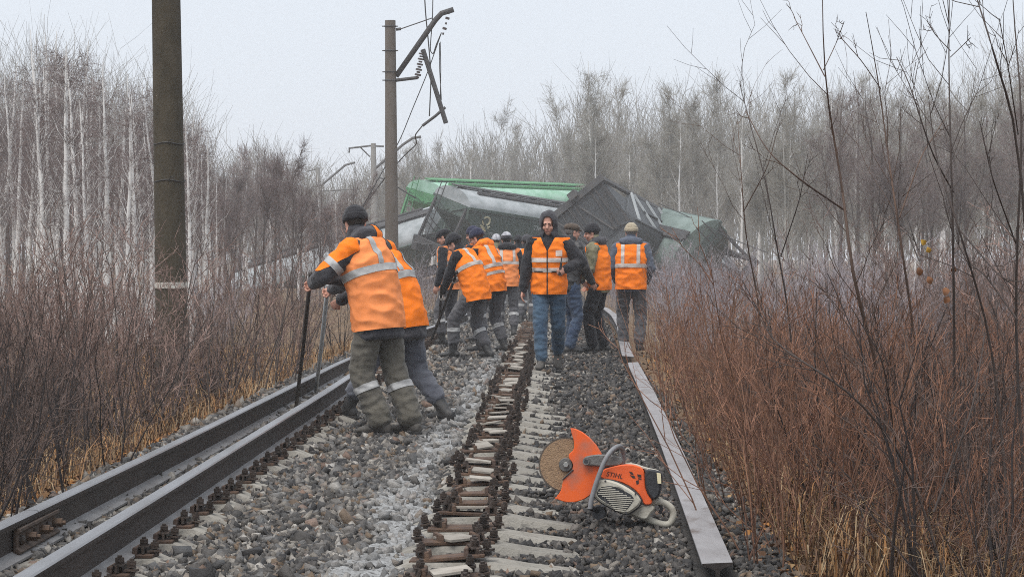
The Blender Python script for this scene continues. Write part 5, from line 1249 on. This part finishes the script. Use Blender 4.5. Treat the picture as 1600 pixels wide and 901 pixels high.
def slab(name, pts, y0, y1, m, parent, it=1, bevel=.006):
    mb = MB(); mb.prism(smoothpoly([sp(*p) for p in pts], it), 'y', y0, y1); return mb.build(name, m, parent, bevel=bevel, autos=.6)
# disc with hub
c = s3(262, 358); R = .143
mb = MB(); mb.tube([c + Vector((0, -.004, 0)), c + Vector((0, .004, 0))], R * .94, 48); dsc = mb.build('disc', S_BLD, saw, autos=.6)
mb = MB(); mb.tube([c + Vector((0, -.003, 0)), c + Vector((0, .003, 0))], R, 56); mb.build('rim', S_RIM, dsc, autos=.6)
mb = MB(); mb.tube([c + Vector((0, -.016, 0)), c + Vector((0, .016, 0))], .036, 28); mb.build('flange', S_DGR, dsc, autos=.6, bevel=.003)
mb = MB(); mb.tube([c + Vector((.002, -.036, 0)), c + Vector((.002, -.01, 0))], .015, 6); mb.build('arbor_nut', mat('steel_nut', (.35, .34, .32), rough=.4, metal=.7), dsc, bevel=.002)
# guard: two cheeks and a rim wall
out = [(300, 66), (330, 68), (390, 95), (450, 140), (505, 200), (545, 265), (560, 340), (550, 430), (520, 520), (470, 590), (410, 632), (340, 655), (260, 655), (180, 625)]
inn = [(225, 572), (238, 520), (245, 470), (300, 425), (322, 385), (322, 345), (285, 300), (290, 270), (330, 240), (330, 170), (312, 120)]
gpoly = smoothpoly([sp(*p) for p in out + inn], 1)
gd = empty('guard'); gd.parent = saw
mb = MB(); mb.prism(gpoly, 'y', -.034, -.026); mb.build('cheek', S_GRD, gd, bevel=.003, autos=.6)
mb = MB(); mb.prism(gpoly, 'y', .026, .034); mb.build('cheek', S_GRD, gd, bevel=.003, autos=.6)
mb = MB(); op = [Vector(sp(*p)) for p in out]
op = [op[0].lerp(op[-1], 0)] + op[1:]
ring = []
for i in range(len(op) - 1):
    a, b = op[i], op[i + 1]; n = Vector((-(b - a).y, (b - a).x)).normalized() * .006
    vs = [Vector((a.x, y, a.y)) for y in (-.028, .028)] + [Vector((b.x, y, b.y)) for y in (.028, -.028)]; off = Vector((n.x, 0, n.y))
    mb.add(vs + [v - off for v in vs], [(0, 1, 2, 3), (7, 6, 5, 4), (0, 4, 5, 1), (1, 5, 6, 2), (2, 6, 7, 3), (3, 7, 4, 0)])
mb.build('rim_wall', S_GRD, gd)
mb = MB(); mb.tube([s3(238, 478, -.037), s3(325, 395, -.037)], .004, 6); mb.build('guard_seam', S_BLK, gd)
# cutting arm and its pivot
mb = MB(); mb.prism(smoothpoly([sp(*p) for p in ((405, 310), (430, 285), (560, 268), (720, 290), (730, 360), (560, 370), (430, 362), (405, 345))], 1), 'y', -.066, -.035); arm = mb.build('cutting_arm', S_DGR, saw, bevel=.006, autos=.6)
cc = s3(432, 330, -.068)
mb = MB(); mb.tube([cc, cc + Vector((0, -.012, 0))], .018, 20); b_ = mb.build('pivot_ring', S_DGR, arm, autos=.6)
mb = MB(); mb.tube([cc + Vector((0, -.011, 0)), cc + Vector((0, -.0135, 0))], .011, 16); mb.build('pivot_hole_shade', S_BLK, b_)  # solid black disc on the ring, painting the dark of a hole
mb = MB(); mb.prism(smoothpoly([sp(*p) for p in ((480, 390), (640, 330), (740, 345), (740, 640), (600, 660), (500, 600))], 1), 'y', -.03, .09); mb.build('engine_block', S_BLK, saw, bevel=.008, autos=.6)
# body
bd = slab('body_shell', [(545, 470), (560, 392), (640, 368), (735, 347), (815, 350), (892, 382), (897, 470), (905, 560), (962, 640), (945, 668), (890, 668), (865, 600), (805, 535), (690, 482)], -.085, .085, S_OR, saw, 1, .012)
slab('top_cover', [(720, 344), (800, 338), (895, 372), (1000, 392), (1000, 402), (890, 388), (810, 356)], -.06, .06, S_CRM, saw, 1, .004)
slab('air_filter', [(893, 386), (960, 385), (1008, 398), (1032, 425), (1030, 520), (1012, 598), (968, 634), (906, 565)], -.088, .088, S_BLK, saw, 1, .012)
slab('sticker', [(992, 412), (1024, 418), (1030, 500), (1000, 498)], -.094, -.086, S_STK, saw, 0, .001)
# starter cover with louvres
sc = slab('starter_cover', [(535, 470), (610, 470), (700, 496), (800, 552), (866, 612), (872, 660), (800, 722), (752, 742), (690, 722), (560, 655), (497, 602), (510, 540)], -.118, -.08, S_CRM, saw, 1, .010)
slab('seal', [(530, 462), (612, 462), (706, 488), (808, 544), (876, 608), (882, 664), (806, 730), (756, 750), (684, 730), (552, 662), (488, 604), (502, 536)], -.095, -.078, S_BLK, saw, 1, .004)
slab('grille_bed', [(545, 530), (620, 512), (720, 545), (822, 600), (800, 660), (752, 715), (690, 700), (570, 640), (515, 590)], -.1195, -.112, S_BLK, sc, 1, .002)
for i in range(13):
    zy = 522 + i * 15.5
    xa = 548 + abs(i - 2) * (3 if i < 5 else 12) - (20 if 2 < i < 6 else 0); xb = min(815, 640 + i * 30) if i < 7 else 815 - (i - 6) * 12
    mb = MB(); mb.bar(s3(xa, zy, -.121), s3(xb, zy + 10, -.121), .0045, .0052, up=(0, 1, 0)); mb.build('louvre', S_CRM, sc)
for r_ in (.056, .034): 
    ce = s3(672, 612, -.1215); mb = MB(); mb.tube([ce + Vector((r_ * math.cos(t), 0, r_ * math.sin(t))) for t in np.linspace(0, 6.283, 33)], .0018, 5); mb.build('grille_ring', S_DGR, sc)
for zx, zy in ((590, 482), (828, 580), (755, 730)):
    mb = MB(); p = s3(zx, zy, -.117); mb.tube([p, p + Vector((0, -.004, 0))], .0052, 10); mb.build('screw', S_BLK, sc)
# handles
mb = MB(); pts = [(472, 700, -.13), (480, 630, -.132), (505, 540, -.132), (545, 420, -.13), (590, 310, -.125), (635, 240, -.10), (680, 206, -.05), (705, 212, .02), (715, 250, .075), (712, 320, .095), (700, 420, .10), (690, 560, .10)]
P_ = [s3(*p) for p in pts]
for _ in range(2): P_ = [P_[0]] + sum([[P_[i].lerp(P_[i + 1], .25), P_[i].lerp(P_[i + 1], .75)] for i in range(len(P_) - 1)], []) + [P_[-1]]
mb.tube(P_, .0125, 12); fh = mb.build('front_handle', S_TUB, saw, autos=.9)
mb = MB(); mb.tube([s3(470, 690, -.13), s3(520, 715, -.06), s3(560, 700, .08)], .014, 10); mb.build('handle_bracket', S_BLK, fh, autos=.9)
mb = MB(); pts = [(930, 655, 0), (1000, 640, 0), (1060, 655, 0), (1112, 695, 0), (1124, 745, 0), (1105, 805, 0), (1070, 828, 0), (1000, 815, 0), (910, 778, 0), (820, 742, 0), (770, 720, 0)]
P_ = [s3(*p) for p in pts]
for _ in range(2): P_ = [P_[0]] + sum([[P_[i].lerp(P_[i + 1], .25), P_[i].lerp(P_[i + 1], .75)] for i in range(len(P_) - 1)], []) + [P_[-1]]
mb.tube(P_, .0175, 12); rh = mb.build('rear_handle', S_CRM, saw, autos=.9)
mb = MB(); mb.tube([s3(1010, 665, 0), s3(1030, 700, 0), s3(1010, 735, 0)], .009, 8); mb.build('trigger', S_BLK, rh, autos=.9)
slab('tank', [(770, 735), (860, 680), (945, 665), (985, 690), (940, 740), (915, 785), (860, 775)], -.07, .07, S_CRM, saw, 1, .010)
mb = MB(); p = s3(500, 735, 0)
for y in (-.06, .07): mb = MB(); mb.tube([p + Vector((.02, y, -.0)), p + Vector((.02, y + .02, -.0))], .035, 18); mb.build('guide_wheel', S_BLK, saw, autos=.6)
# printed name
def decal(txt, zx, zy, size, ang, parent, y):
    cu = bpy.data.curves.new('t', 'FONT'); cu.body = txt; cu.size = size; cu.extrude = .0006; cu.align_x = 'CENTER'; cu.shear = .15
    to = bpy.data.objects.new('t', cu); COL.objects.link(to); bpy.context.view_layer.update()
    me = bpy.data.meshes.new_from_object(to.evaluated_get(bpy.context.evaluated_depsgraph_get())); bpy.data.objects.remove(to)
    me.materials.clear(); me.materials.append(S_INK); p = s3(zx, zy, y); o = link('lettering', me, parent, p); o.rotation_euler = Matrix((Vector((math.cos(ang), 0, math.sin(ang))), Vector((-math.sin(ang), 0, math.cos(ang))), Vector((0, -1, 0)))).transposed().to_euler()
decal('STIHL', 655, 452, .034, -.16, bd, -.0865)
for pts in (((772, 405), (800, 410), (812, 432), (790, 428)), ((780, 432), (818, 440), (826, 462), (800, 455)), ((838, 425), (870, 430), (872, 452), (842, 448)), ((828, 478), (850, 470), (852, 500), (834, 508)), ((846, 455), (872, 458), (872, 470), (848, 466))):
    slab('printed_mark', pts, -.0865, -.085, S_INK, bd, 0, 0)
# ------------------------------------------------------------------ haze in the air
hz = MB(); hz.box((0, 290, 8.0), (1000, 680, 24.0))
M_HAZE = bpy.data.materials.new('haze'); M_HAZE.use_nodes = True
hn, hl = M_HAZE.node_tree.nodes, M_HAZE.node_tree.links; hn.clear()
ho = hn.new('ShaderNodeOutputMaterial'); hv = hn.new('ShaderNodeVolumePrincipled')
hv.inputs['Color'].default_value = (.97, .98, 1.0, 1); hv.inputs['Density'].default_value = .0011; hv.inputs['Anisotropy'].default_value = .0
hl.new(hv.outputs[0], ho.inputs['Volume'])
tag(hz.build('haze', M_HAZE), 'even pale haze filling the air', 'haze', kind='stuff')
